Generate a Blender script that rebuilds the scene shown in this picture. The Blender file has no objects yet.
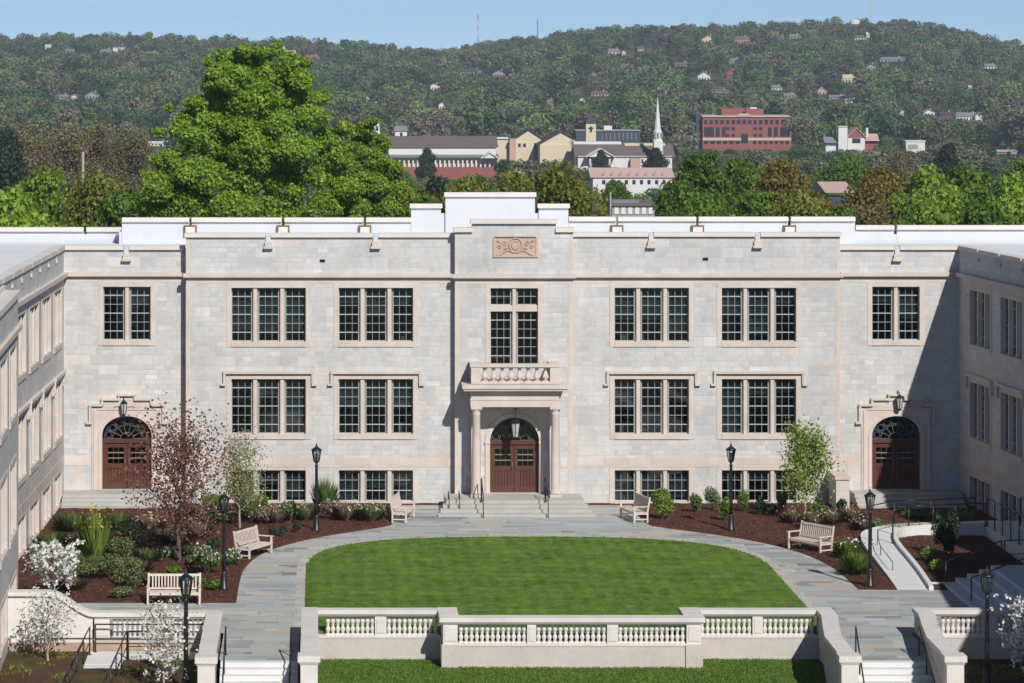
import bpy, bmesh, math, random
import numpy as np
from mathutils import Vector, Matrix
R = math.radians
rng = np.random.default_rng(7)
random.seed(7)
COL = bpy.context.scene.collection
CAMH, FOC, VX, VY = 18.7, 3300.0, 321.0, 65.0      # camera height above the terrace, focal length in pixels, vanishing point

def at(px, py, Y):                       # the point seen at (px, py) that stands Y metres in front of the camera
    return ((px-VX)*Y/FOC, Y, CAMH-(py-VY)*Y/FOC)
def gp(px, py, z=0.0):                   # the point of a level plane
    Y = (CAMH-z)*FOC/(py-VY)
    return ((px-VX)*Y/FOC, Y, z)

# ------------------------------------------------------------------ materials
def newmat(name):
    m = bpy.data.materials.new(name); m.use_nodes = True
    nt = m.node_tree
    for n in list(nt.nodes): nt.nodes.remove(n)
    out = nt.nodes.new('ShaderNodeOutputMaterial')
    return m, nt, out
def N(nt, t, **kw):
    n = nt.nodes.new(t)
    for k, v in kw.items():
        if k in n.inputs.keys(): n.inputs[k].default_value = v
        else: setattr(n, k, v)
    return n
def L(nt, a, b): nt.links.new(a, b)
def rgba(c): return (c[0], c[1], c[2], 1)
def math_(nt, op, a, b=None):
    n = nt.nodes.new('ShaderNodeMath'); n.operation = op
    for i, v in enumerate((a, b)):
        if v is None: continue
        if isinstance(v, (int, float)): n.inputs[i].default_value = v
        else: L(nt, v, n.inputs[i])
    return n.outputs[0]
def ramp(nt, fac, stops, interp='LINEAR'):
    r = nt.nodes.new('ShaderNodeValToRGB'); r.color_ramp.interpolation = interp
    e = r.color_ramp.elements
    while len(e) < len(stops): e.new(0.5)
    for el, (p, c) in zip(e, stops): el.position = p; el.color = rgba(c)
    L(nt, fac, r.inputs[0]); return r.outputs[0]
def mixc(nt, fac, a, b, mode='MIX'):
    n = nt.nodes.new('ShaderNodeMix'); n.data_type = 'RGBA'; n.blend_type = mode
    for i, v in ((0, fac), (6, a), (7, b)):
        if isinstance(v, (int, float)): n.inputs[i].default_value = v
        elif isinstance(v, tuple): n.inputs[i].default_value = rgba(v)
        else: L(nt, v, n.inputs[i])
    return n.outputs[2]
def noise(nt, scale, detail=3, coord=None, rough=.55):
    n = N(nt, 'ShaderNodeTexNoise'); n.inputs['Scale'].default_value = scale
    n.inputs['Detail'].default_value = detail; n.inputs['Roughness'].default_value = rough
    if coord is not None: L(nt, coord, n.inputs['Vector'])
    return n.outputs[0]
def simple(name, c, rough=.7, var=.15, scale=3.0, bump=.15, metal=0.0, spec=.3, bscale=None):
    m, nt, out = newmat(name)
    tc = N(nt, 'ShaderNodeTexCoord')
    n1 = noise(nt, scale, 5, tc.outputs['Object'])
    n2 = noise(nt, scale*9, 3, tc.outputs['Object'])
    f = math_(nt, 'ADD', math_(nt, 'MULTIPLY', n1, .65), math_(nt, 'MULTIPLY', n2, .35))
    col = ramp(nt, f, [(.3, tuple(x*(1-var) for x in c)), (.7, tuple(min(1, x*(1+var)) for x in c))])
    b = N(nt, 'ShaderNodeBsdfPrincipled'); L(nt, col, b.inputs['Base Color'])
    b.inputs['Roughness'].default_value = rough; b.inputs['Metallic'].default_value = metal
    b.inputs['Specular IOR Level'].default_value = spec
    if bump:
        bp = N(nt, 'ShaderNodeBump'); bp.inputs['Strength'].default_value = bump; bp.inputs['Distance'].default_value = .02
        L(nt, noise(nt, bscale or scale*14, 4, tc.outputs['Object']), bp.inputs['Height']); L(nt, bp.outputs[0], b.inputs['Normal'])
    L(nt, b.outputs[0], out.inputs[0]); return m
def blocks(name, h, ln, stops, mortar, mw=.012, rough=.8, big=.55, stain=.12, bump=.4):
    m, nt, out = newmat(name)
    uv = N(nt, 'ShaderNodeUVMap'); uv.uv_map = 'UVMap'
    sp = N(nt, 'ShaderNodeSeparateXYZ'); L(nt, uv.outputs[0], sp.inputs[0])
    U, V = sp.outputs[0], sp.outputs[1]
    def cells(hh, ll, seed):
        v = math_(nt, 'DIVIDE', V, hh); row = math_(nt, 'FLOOR', v)
        w = N(nt, 'ShaderNodeTexWhiteNoise'); w.noise_dimensions = '1D'
        L(nt, math_(nt, 'ADD', row, seed), w.inputs['W'])
        sc = math_(nt, 'ADD', math_(nt, 'MULTIPLY', w.outputs[0], .5), .75)
        u = math_(nt, 'ADD', math_(nt, 'MULTIPLY', math_(nt, 'DIVIDE', U, ll), sc), math_(nt, 'MULTIPLY', w.outputs[0], 37.7))
        colm = math_(nt, 'FLOOR', u)
        cb = N(nt, 'ShaderNodeCombineXYZ'); L(nt, colm, cb.inputs[0]); L(nt, row, cb.inputs[1]); cb.inputs[2].default_value = seed
        w2 = N(nt, 'ShaderNodeTexWhiteNoise'); w2.noise_dimensions = '3D'; L(nt, cb.outputs[0], w2.inputs['Vector'])
        fu = math_(nt, 'FRACT', u); fv = math_(nt, 'FRACT', v)
        eu = math_(nt, 'MINIMUM', fu, math_(nt, 'SUBTRACT', 1.0, fu)); ev = math_(nt, 'MINIMUM', fv, math_(nt, 'SUBTRACT', 1.0, fv))
        e = math_(nt, 'MINIMUM', math_(nt, 'MULTIPLY', eu, ll), math_(nt, 'MULTIPLY', ev, hh))
        return w2.outputs[0], e
    a, ea = cells(h, ln, 3.1); b_, eb = cells(h*2, ln*1.5, 11.7)
    pick = math_(nt, 'GREATER_THAN', b_, big)
    b2 = math_(nt, 'FRACT', math_(nt, 'MULTIPLY', b_, 53.7))
    def lerp(x, y): 
        return math_(nt, 'ADD', math_(nt, 'MULTIPLY', x, math_(nt, 'SUBTRACT', 1.0, pick)), math_(nt, 'MULTIPLY', y, pick))
    val = lerp(a, b2); edge = lerp(ea, eb)
    c = ramp(nt, val, stops, 'LINEAR')
    n1 = noise(nt, .35, 5, uv.outputs[0]); n2 = noise(nt, 5.0, 5, uv.outputs[0], .7)
    g = math_(nt, 'ADD', math_(nt, 'MULTIPLY', math_(nt, 'SUBTRACT', n1, .5), stain*2.2), math_(nt, 'MULTIPLY', math_(nt, 'SUBTRACT', n2, .5), stain*1.6))
    mp = N(nt, 'ShaderNodeMapping'); L(nt, uv.outputs[0], mp.inputs[0]); mp.inputs['Scale'].default_value = (1, .10, 1)
    n3 = noise(nt, 2.6, 4, mp.outputs[0], .65); g = math_(nt, 'ADD', g, math_(nt, 'MULTIPLY', math_(nt, 'SUBTRACT', n3, .5), stain*1.1))
    g = math_(nt, 'ADD', g, 1.0)
    cc = N(nt, 'ShaderNodeCombineXYZ')
    for i in range(3): L(nt, g, cc.inputs[i])
    c = mixc(nt, 1.0, c, cc.outputs[0], 'MULTIPLY')
    mm = math_(nt, 'LESS_THAN', edge, mw)
    c = mixc(nt, mm, c, mortar)
    p = N(nt, 'ShaderNodeBsdfPrincipled'); L(nt, c, p.inputs['Base Color']); p.inputs['Roughness'].default_value = rough
    p.inputs['Specular IOR Level'].default_value = .25
    hgt = math_(nt, 'ADD', math_(nt, 'MULTIPLY', math_(nt, 'MINIMUM', edge, .03), 20.0), math_(nt, 'MULTIPLY', n2, .5))
    bp = N(nt, 'ShaderNodeBump'); bp.inputs['Strength'].default_value = bump; bp.inputs['Distance'].default_value = .02
    L(nt, hgt, bp.inputs['Height']); L(nt, bp.outputs[0], p.inputs['Normal'])
    L(nt, p.outputs[0], out.inputs[0]); return m
def leafmat(name, c1, c2, trans=.3, rough=.55, byobj=False, palette=None):
    m, nt, out = newmat(name)
    geo = N(nt, 'ShaderNodeNewGeometry'); oi = N(nt, 'ShaderNodeObjectInfo'); tc = N(nt, 'ShaderNodeTexCoord')
    n = noise(nt, 1.1, 3, tc.outputs['Object'])
    f = math_(nt, 'ADD', math_(nt, 'MULTIPLY', geo.outputs['Random Per Island'], .6), math_(nt, 'MULTIPLY', n, .4))
    if palette:
        nn = noise(nt, .006, 3, oi.outputs['Location'])
        pf = math_(nt, 'ADD', math_(nt, 'MULTIPLY', oi.outputs['Random'], .62), math_(nt, 'MULTIPLY', math_(nt, 'SUBTRACT', nn, .32), 1.05))
        base = ramp(nt, pf, palette)
        v = math_(nt, 'MULTIPLY', math_(nt, 'ADD', math_(nt, 'MULTIPLY', f, .3), .85), math_(nt, 'ADD', math_(nt, 'MULTIPLY', math_(nt, 'FRACT', math_(nt, 'MULTIPLY', oi.outputs['Random'], 37.3)), .95), .70))
        cc = N(nt, 'ShaderNodeCombineXYZ')
        for i in range(3): L(nt, v, cc.inputs[i])
        c = mixc(nt, 1.0, base, cc.outputs[0], 'MULTIPLY')
    else:
        c = ramp(nt, f, [(.15, c1), (.8, c2)])
        if byobj:
            v = math_(nt, 'ADD', math_(nt, 'MULTIPLY', oi.outputs['Random'], .35), .8)
            cc = N(nt, 'ShaderNodeCombineXYZ')
            for i in range(3): L(nt, v, cc.inputs[i])
            c = mixc(nt, 1.0, c, cc.outputs[0], 'MULTIPLY')
    p = N(nt, 'ShaderNodeBsdfPrincipled'); L(nt, c, p.inputs['Base Color']); p.inputs['Roughness'].default_value = rough
    p.inputs['Specular IOR Level'].default_value = .25
    t = N(nt, 'ShaderNodeBsdfTranslucent'); L(nt, c, t.inputs[0])
    mx = N(nt, 'ShaderNodeMixShader'); mx.inputs[0].default_value = trans
    L(nt, p.outputs[0], mx.inputs[1]); L(nt, t.outputs[0], mx.inputs[2]); L(nt, mx.outputs[0], out.inputs[0]); return m
def glass(name, tint=(.64, .70, .71), gl=.06):
    m, nt, out = newmat(name)
    t = N(nt, 'ShaderNodeBsdfTransparent'); t.inputs[0].default_value = rgba(tint)
    g = N(nt, 'ShaderNodeBsdfGlossy'); g.inputs['Roughness'].default_value = .03
    tc = N(nt, 'ShaderNodeTexCoord'); bp = N(nt, 'ShaderNodeBump'); bp.inputs['Strength'].default_value = .05
    L(nt, noise(nt, 1.5, 2, tc.outputs['Object']), bp.inputs['Height']); L(nt, bp.outputs[0], g.inputs['Normal'])
    fr = N(nt, 'ShaderNodeFresnel'); fr.inputs[0].default_value = 1.5
    f = math_(nt, 'ADD', fr.outputs[0], gl-.04)
    mx = N(nt, 'ShaderNodeMixShader'); L(nt, f, mx.inputs[0]); L(nt, t.outputs[0], mx.inputs[1]); L(nt, g.outputs[0], mx.inputs[2])
    L(nt, mx.outputs[0], out.inputs[0]); return m

M = {}
M['stone'] = blocks('ashlar_stone', .21, .46, [(0, (.455, .452, .442)), (.3, (.495, .49, .477)), (.6, (.52, .51, .497)), (.84, (.55, .535, .52)), (.94, (.545, .495, .455)), (1, (.60, .595, .585))], (.46, .45, .435), .009, stain=.24, bump=.3)
M['trim'] = simple('limestone_trim', (.57, .495, .435), .8, .14, 1.2)
M['band'] = blocks('pink_limestone', .42, .9, [(0, (.53, .45, .40)), (.5, (.58, .49, .43)), (1, (.60, .55, .51))], (.45, .40, .36), .008, bump=.2)
M['carve'] = simple('carved_limestone', (.50, .37, .28), .85, .12, 4)
M['cope'] = simple('coping_stone', (.66, .60, .54), .75, .08, .8)
M['white'] = simple('roof_membrane', (.56, .575, .60), .6, .05, .5, .05)
M['roof'] = simple('flat_roof_sheet', (.70, .715, .73), .7, .07, .3, .05)
M['bal'] = simple('pale_cast_stone', (.64, .60, .56), .75, .12, 1.5)
M['ret'] = simple('retaining_wall_stone', (.50, .455, .41), .85, .14, .9)
M['conc'] = simple('pale_concrete', (.64, .635, .62), .85, .07, .8)
M['w_ochre'] = simple('ochre_wood', (.38, .24, .10), .7, .2, 2, 0)
M['r_frame'] = simple('brown_scupper_frame', (.17, .11, .09), .7, .1, 3, 0)
M['plinth'] = simple('brownish_plinth_stone', (.40, .29, .22), .9, .2, 1.5)
M['step'] = simple('granite_step', (.41, .40, .375), .8, .10, 1.5)
M['muntin'] = simple('grey_painted_sash', (.40, .42, .42), .5, .05, 3, 0)
M['dark'] = simple('painted_dim_interior', (.02, .022, .025), .9, .2, 1, 0)  # room dimness put into the colour: near-black floors and back walls
M['blind'] = simple('teal_grey_blind', (.17, .205, .205), .8, .15, 3, 0)
M['stuffin'] = simple('cream_curtain', (.4, .35, .28), .8, .2, 3, 0)
M['glass'] = glass('window_glass')
M['lglass'] = glass('lantern_glass', (.9, .9, .9), .12)
M['wood'] = simple('reddish_door_wood', (.095, .036, .022), .45, .25, 2.5, .1, spec=.4)
M['teak'] = simple('pinkish_teak', (.60, .52, .455), .7, .12, 4, .1)
M['black'] = simple('black_painted_metal', (.012, .013, .014), .4, .2, 4, 0, spec=.5)
M['bar'] = simple('tan_glazing_bar', (.26, .19, .15), .6, .1, 4, 0)
M['iron'] = simple('grey_ironwork', (.14, .145, .145), .5, .1, 4, 0)
M['lampin'] = simple('frosted_lamp', (.42, .42, .41), .5, .03, 4, 0)
M['bark'] = simple('grey_brown_bark', (.11, .085, .065), .9, .25, 3, .5)
M['barkpale'] = simple('pale_grey_bark', (.34, .29, .25), .9, .2, 5, .4)
M['blue'] = blocks('bluestone_paving', .36, .95, [(0, (.20, .20, .19)), (.10, (.31, .31, .30)), (.35, (.35, .39, .395)), (.65, (.42, .42, .385)), (.80, (.45, .39, .32)), (.90, (.37, .43, .45)), (1, (.50, .47, .43))], (.33, .31, .28), .010, .75, .6, .10, .15)
M['kerb'] = blocks('bluestone_border', .5, .8, [(0, (.42, .40, .36)), (1, (.52, .49, .44))], (.26, .25, .23), .012, .75, .9, .08, .1)
# foliage
M['l_bright'] = leafmat('spring_green_leaf', (.13, .24, .012), (.42, .56, .09), .5, byobj=True)
M['l_green'] = leafmat('mid_green_leaf', (.05, .12, .012), (.20, .31, .04), .42, byobj=True)
M['l_dark'] = leafmat('evergreen_leaf', (.014, .032, .016), (.04, .07, .03), .15, byobj=True)
M['l_olive'] = leafmat('olive_leaf', (.12, .14, .02), (.30, .32, .06), .4, byobj=True)
M['l_rust'] = leafmat('rusty_leaf', (.13, .10, .025), (.31, .245, .06), .4, byobj=True)
M['l_brown'] = leafmat('brown_bud', (.14, .115, .05), (.28, .23, .11), .3, byobj=True)
M['l_pale'] = leafmat('pale_yellow_green_leaf', (.17, .19, .07), (.38, .38, .19), .3)
M['l_maroon'] = leafmat('maroon_leaf', (.13, .052, .042), (.32, .175, .14), .35)
M['l_white'] = leafmat('white_petal', (.76, .75, .72), (.86, .85, .82), .3)
M['l_lime'] = leafmat('lime_leaf', (.13, .22, .03), (.32, .42, .08), .35)
M['l_shrub'] = leafmat('shrub_leaf', (.06, .11, .03), (.17, .24, .07), .3)
M['l_blue'] = leafmat('grey_green_leaf', (.09, .125, .05), (.22, .27, .11), .3)
M['l_yel'] = leafmat('yellow_flower', (.42, .36, .03), (.6, .5, .05), .2)
M['l_cream'] = leafmat('cream_flower', (.38, .34, .22), (.62, .58, .44), .2)
M['l_dry'] = leafmat('dry_perennial', (.14, .10, .065), (.27, .21, .13), .2)
M['l_far'] = leafmat('far_wood_leaf', (0, 0, 0), (1, 1, 1), .2, palette=[(0, (.018, .045, .022)), (.14, (.03, .075, .03)), (.26, (.065, .125, .035)), (.36, (.11, .17, .045)), (.46, (.15, .18, .06)), (.56, (.14, .15, .07)), (.66, (.135, .12, .085)), (.74, (.04, .09, .035)), (.82, (.16, .15, .09)), (.90, (.16, .21, .07)), (1, (.11, .11, .075))])

def lawn_mat(name, c1, c2, patch=None):
    m, nt, out = newmat(name)
    tc = N(nt, 'ShaderNodeTexCoord'); sp = N(nt, 'ShaderNodeSeparateXYZ'); L(nt, tc.outputs['Object'], sp.inputs[0])
    w1 = math_(nt, 'SINE', math_(nt, 'MULTIPLY', math_(nt, 'ADD', sp.outputs[0], math_(nt, 'MULTIPLY', noise(nt, .3, 2, tc.outputs['Object']), .5)), 10.5))
    w2 = math_(nt, 'SINE', math_(nt, 'MULTIPLY', math_(nt, 'ADD', sp.outputs[1], math_(nt, 'MULTIPLY', sp.outputs[0], .08)), 5.5))
    mp = N(nt, 'ShaderNodeMapping'); L(nt, tc.outputs['Object'], mp.inputs[0]); mp.inputs['Scale'].default_value = (1, .5, 1)
    a = noise(nt, .5, 4, tc.outputs['Object']); b = noise(nt, 3.5, 5, mp.outputs[0], .7); c = noise(nt, 26, 2, mp.outputs[0], .8)
    a2 = noise(nt, 1.4, 4, mp.outputs[0], .6)
    f = math_(nt, 'ADD', math_(nt, 'ADD', math_(nt, 'MULTIPLY', a, .22), math_(nt, 'MULTIPLY', a2, .22)), math_(nt, 'ADD', math_(nt, 'MULTIPLY', b, .32), math_(nt, 'MULTIPLY', c, .24)))
    f = math_(nt, 'ADD', f, math_(nt, 'MULTIPLY', math_(nt, 'MULTIPLY', w1, b), .03)); f = math_(nt, 'ADD', f, math_(nt, 'MULTIPLY', math_(nt, 'MULTIPLY', w2, b), .022))
    cl = ramp(nt, f, [(.36, c1), (.62, c2)])
    if patch: 
        pm = math_(nt, 'GREATER_THAN', noise(nt, .9, 4, tc.outputs['Object']), .56)
        cl = mixc(nt, math_(nt, 'MULTIPLY', pm, .55), cl, patch)
    p = N(nt, 'ShaderNodeBsdfPrincipled'); L(nt, cl, p.inputs['Base Color']); p.inputs['Roughness'].default_value = .8; p.inputs['Specular IOR Level'].default_value = .15
    bp = N(nt, 'ShaderNodeBump'); bp.inputs['Strength'].default_value = .6; bp.inputs['Distance'].default_value = .04
    L(nt, math_(nt, 'ADD', b, c), bp.inputs['Height']); L(nt, bp.outputs[0], p.inputs['Normal']); L(nt, p.outputs[0], out.inputs[0]); return m
M['lawn'] = lawn_mat('mown_turf', (.018, .060, .003), (.165, .275, .036))
M['lawn2'] = lawn_mat('lower_turf', (.04, .085, .008), (.17, .225, .04), (.13, .12, .045))
M['mulch'] = simple('bark_mulch', (.082, .036, .023), .95, .55, 3.0, 1.0, spec=.1, bscale=9)
M['ground'] = simple('wooded_soil', (.10, .105, .055), .95, .3, .02, 0, spec=.1)

# ------------------------------------------------------------------ mesh helpers
class Fr:                                  # a wall's own axes: u along it, d out of it, z up
    def __init__(s, o, u, n): s.o, s.u, s.n = o, u, n
    def p(s, u, d, z): return (s.o[0]+s.u[0]*u+s.n[0]*d, s.o[1]+s.u[1]*u+s.n[1]*d, z)
class MB:
    def __init__(s): s.v, s.f, s.sm = [], [], []
    def add(s, vs, fs, smooth=False):
        k = len(s.v); s.v += [tuple(v) for v in vs]; s.f += [tuple(i+k for i in f) for f in fs]; s.sm += [smooth]*len(fs)
    def box(s, x0, x1, y0, y1, z0, z1, F=None):
        c = [(x, y, z) for z in (z0, z1) for x, y in ((x0, y0), (x1, y0), (x1, y1), (x0, y1))]
        if F: c = [F.p(*q) for q in c]
        s.add(c, [(0, 3, 2, 1), (4, 5, 6, 7), (0, 1, 5, 4), (1, 2, 6, 5), (2, 3, 7, 6), (3, 0, 4, 7)]); return s
    def quad(s, *p): s.add(p, [tuple(range(len(p)))]); return s
    def prism(s, poly, z0, z1):
        n = len(poly); s.add([(x, y, z0) for x, y in poly]+[(x, y, z1) for x, y in poly],
            [tuple(range(n-1, -1, -1)), tuple(range(n, 2*n))]+[(i, (i+1) % n, n+(i+1) % n, n+i) for i in range(n)]); return s
    def extr(s, poly, F, d0, d1):          # a shape drawn on a wall (u, z), from d0 to d1
        n = len(poly); s.add([F.p(u, d0, z) for u, z in poly]+[F.p(u, d1, z) for u, z in poly],
            [tuple(range(n-1, -1, -1)), tuple(range(n, 2*n))]+[(i, (i+1) % n, n+(i+1) % n, n+i) for i in range(n)]); return s
    def tube(s, a, b, r0, r1=None, n=8, cap=True):
        r1 = r0 if r1 is None else r1
        a, b = Vector(a), Vector(b); d = (b-a)
        if d.length < 1e-6: return s
        q = d.normalized(); t = Vector((0, 0, 1)) if abs(q.z) < .9 else Vector((1, 0, 0))
        e1 = q.cross(t).normalized(); e2 = q.cross(e1)
        vs = [a+(e1*math.cos(w)+e2*math.sin(w))*r0 for w in [2*math.pi*i/n for i in range(n)]]
        vs += [b+(e1*math.cos(w)+e2*math.sin(w))*r1 for w in [2*math.pi*i/n for i in range(n)]]
        fs = [(i, (i+1) % n, n+(i+1) % n, n+i) for i in range(n)]
        if cap: fs += [tuple(range(n-1, -1, -1)), tuple(range(n, 2*n))]
        s.add(vs, fs, n > 5); return s
    def path(s, pts, r, n=6, closed=False):
        k = len(pts)
        for i in range(k if closed else k-1):
            rr = r if not isinstance(r, (list, tuple)) else r[i]; r2 = r if not isinstance(r, (list, tuple)) else r[(i+1) % k]
            s.tube(pts[i], pts[(i+1) % k], rr, r2, n)
        return s
    def lathe(s, c, prof, n=12, smooth=True):
        m = len(prof); vs = []
        for r, z in prof:
            for i in range(n):
                w = 2*math.pi*(i+.5)/n; vs.append((c[0]+r*math.cos(w), c[1]+r*math.sin(w), c[2]+z))
        fs = [(j*n+i, j*n+(i+1) % n, (j+1)*n+(i+1) % n, (j+1)*n+i) for j in range(m-1) for i in range(n)]
        fs += [tuple(range(n-1, -1, -1)), tuple(range((m-1)*n, m*n))]
        s.add(vs, fs, smooth); return s
    def build(s, name, mat, parent=None, loc=None, bevel=0):
        o_ = Vector(parent.matrix_world.translation if parent is not None and loc is None else (loc or (0, 0, 0)))
        if parent is not None: o_ = Vector(parent['_o'])
        me = bpy.data.meshes.new(name)
        me.from_pydata([tuple(Vector(v)-o_) for v in s.v], [], s.f)
        uvl = me.uv_layers.new(name='UVMap')
        me.update()
        off = o_
        for p, sm in zip(me.polygons, s.sm):
            nx, ny, nz = abs(p.normal.x), abs(p.normal.y), abs(p.normal.z)
            p.use_smooth = sm
            for li in p.loop_indices:
                w = me.vertices[me.loops[li].vertex_index].co+off
                if nz > .7: uvl.data[li].uv = (w.x, w.y)
                elif ny >= nx: uvl.data[li].uv = (w.x, w.z)
                else: uvl.data[li].uv = (w.y+.31, w.z)
        bm = bmesh.new(); bm.from_mesh(me); bmesh.ops.recalc_face_normals(bm, faces=bm.faces); bm.to_mesh(me); bm.free()
        me.materials.append(mat if not isinstance(mat, str) else M[mat])
        ob = bpy.data.objects.new(name, me); COL.objects.link(ob)
        ob['_o'] = list(o_)
        if parent is not None: ob.parent = parent
        else: ob.location = o_
        if bevel:
            b = ob.modifiers.new('bevel', 'BEVEL'); b.width = bevel; b.segments = 1; b.limit_method = 'ANGLE'
        return ob
def tag(o, label=None, cat=None, group=None, kind=None):
    for k, v in (('label', label), ('category', cat), ('group', group), ('kind', kind)):
        if v: o[k] = v
    return o
def empty(name, loc, label, cat, group=None):
    o = bpy.data.objects.new(name, None); COL.objects.link(o); o.location = loc; o['_o'] = list(loc)
    o.empty_display_size = .2
    return tag(o, label, cat, group)
def copy_tree(o, parent=None):
    c = o.copy(); COL.objects.link(c)
    if parent is not None: c.parent = parent
    for ch in list(o.children): copy_tree(ch, c)
    return c
def npmesh(name, V, nper, mat, parent=None, smooth=False, loc=(0, 0, 0)):   # V (n,nper,3): separate polygons
    n = V.shape[0]; me = bpy.data.meshes.new(name)
    me.vertices.add(n*nper); me.vertices.foreach_set('co', V.reshape(-1).astype(np.float32))
    me.loops.add(n*nper); me.loops.foreach_set('vertex_index', np.arange(n*nper, dtype=np.int32))
    me.polygons.add(n); me.polygons.foreach_set('loop_start', np.arange(0, n*nper, nper, dtype=np.int32))
    me.update(calc_edges=True)
    me.materials.append(M[mat] if isinstance(mat, str) else mat)
    ob = bpy.data.objects.new(name, me); COL.objects.link(ob); ob['_o'] = list(loc)
    if parent is not None: ob.parent = parent
    else: ob.location = loc
    return ob
def leaves(P, size, up=.3, aspect=.7, outward=None):      # P (n,3) centres -> (n,4,3) leaf quads
    n = len(P); nr = rng.normal(size=(n, 3))
    if outward is not None: nr += outward*1.1
    nr[:, 2] += up; nr /= np.linalg.norm(nr, axis=1)[:, None]
    t = rng.normal(size=(n, 3)); t -= (t*nr).sum(1)[:, None]*nr; t /= np.linalg.norm(t, axis=1)[:, None]
    b = np.cross(nr, t); s = size*(.6+.8*rng.random(n))[:, None]/2
    a = s*aspect
    return np.stack([P-t*s, P+b*a*1.0, P+t*s, P-b*a], 1)
def lobes_pts(lobes, n, shell=.45):
    vol = np.array([l[3]*l[4]*l[5] for l in lobes])**.67; pr = vol/vol.sum()
    k = rng.choice(len(lobes), n, p=pr); Lb = np.array(lobes)[k]
    d = rng.normal(size=(n, 3)); d /= np.linalg.norm(d, axis=1)[:, None]
    r = (shell+(1-shell)*rng.random(n)**.6)
    r *= 1+.16*np.sin(d[:, 0]*7+k)*np.sin(d[:, 1]*6+k*2)*np.sin(d[:, 2]*8+k)
    return Lb[:, :3]+d*Lb[:, 3:6]*r[:, None], d

# ------------------------------------------------------------------ world, sun, camera
sc = bpy.context.scene
w = bpy.data.worlds.new('World'); sc.world = w; w.use_nodes = True
nt = w.node_tree; bg = nt.nodes['Background']
sky = nt.nodes.new('ShaderNodeTexSky'); sky.sky_type = 'NISHITA'; sky.sun_disc = False
S = Vector((.345, -1.0, .80)).normalized()
sky.sun_elevation = math.asin(S.z); sky.sun_rotation = math.atan2(S.x, S.y)
sky.air_density = .5; sky.dust_density = 0; sky.ozone_density = 5; sky.altitude = 2000
L(nt, sky.outputs[0], bg.inputs[0]); bg.inputs[1].default_value = .094
sun = bpy.data.lights.new('sun', 'SUN'); sun.energy = 4.4; sun.angle = R(.53); sun.color = (1, .965, .91)
so = bpy.data.objects.new('sun', sun); COL.objects.link(so); so.rotation_euler = S.to_track_quat('Z', 'Y').to_euler()
cam = bpy.data.cameras.new('camera'); co = bpy.data.objects.new('camera', cam); COL.objects.link(co)
co.location = (0, 0, CAMH); co.rotation_euler = (R(90), 0, 0)
cam.sensor_width = 36; cam.lens = 36*FOC/1024; cam.shift_x = (512-VX)/1024; cam.shift_y = -(341.5-VY)/1024
cam.clip_end = 20000; cam.clip_start = 1
sc.camera = co
sc.view_settings.view_transform = 'Standard'; sc.view_settings.look = 'None'; sc.view_settings.exposure = 0.12; sc.view_settings.gamma = 1
sc.render.engine = 'CYCLES'; sc.cycles.max_bounces = 6; sc.cycles.transparent_max_bounces = 12; sc.cycles.diffuse_bounces = 4
sc.cycles.use_denoising = True

# ------------------------------------------------------------------ the hall
YM, YS, YC = 140.4, 141.1, 139.9
W0 = Fr((0, 0), (1, 0), (0, 1))
FM = Fr((0, YM), (1, 0), (0, -1)); FS = Fr((0, YS), (1, 0), (0, -1)); FC = Fr((0, YC), (1, 0), (0, -1))
CL = (-257*YS/FOC, YS); CR = (638*YS/FOC, YS)
aR = math.atan(261/FOC); aL = math.atan(84/FOC)
FR = Fr(CR, (math.sin(aR), -math.cos(aR)), (-math.cos(aR), -math.sin(aR)))
FL = Fr(CL, (-math.sin(aL), -math.cos(aL)), (math.cos(aL), -math.sin(aL)))
def ux(px, Y): return (px-VX)*Y/FOC
def uz(py, Y): return CAMH-(py-VY)*Y/FOC
hall = empty('university_hall', (8.1, 145, 0), 'long pale limestone hall with a central porch and two angled wings behind the lawn', 'building')

def wall_panel(mb, F, u0, u1, z0, z1, holes=(), th=.35, ends=(None, None)):
    us = sorted({u0, u1, *[h[0] for h in holes], *[h[1] for h in holes]}); zs = sorted({z0, z1, *[h[2] for h in holes], *[h[3] for h in holes]})
    us = [u for u in us if u0 <= u <= u1]; zs = [z for z in zs if z0 <= z <= z1]
    for i in range(len(us)-1):
        for j in range(len(zs)-1):
            um, zm = (us[i]+us[i+1])/2, (zs[j]+zs[j+1])/2
            if any(h[0] < um < h[1] and h[2] < zm < h[3] for h in holes): continue
            mb.quad(F.p(us[i], 0, zs[j]), F.p(us[i+1], 0, zs[j]), F.p(us[i+1], 0, zs[j+1]), F.p(us[i], 0, zs[j+1]))
    for h in holes:
        a, b, c, d = h
        for q in (((a, c), (a, d)), ((b, d), (b, c)), ((a, d), (b, d)), ((b, c), (a, c))):
            (p, r), (s, t) = q
            mb.quad(F.p(p, 0, r), F.p(s, 0, t), F.p(s, -th, t), F.p(p, -th, r))
    e0, e1 = ends[0] or th, ends[1] or th
    mb.quad(F.p(u0, 0, z0), F.p(u0, 0, z1), F.p(u0, -e0, z1), F.p(u0, -e0, z0))
    mb.quad(F.p(u1, 0, z0), F.p(u1, 0, z1), F.p(u1, -e1, z1), F.p(u1, -e1, z0))
    mb.quad(F.p(u0, 0, z1), F.p(u1, 0, z1), F.p(u1, -th, z1), F.p(u0, -th, z1))
    mb.quad(F.p(u0, -th, z1), F.p(u1, -th, z1), F.p(u1, -th, z1-.9), F.p(u0, -th, z1-.9))

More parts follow.
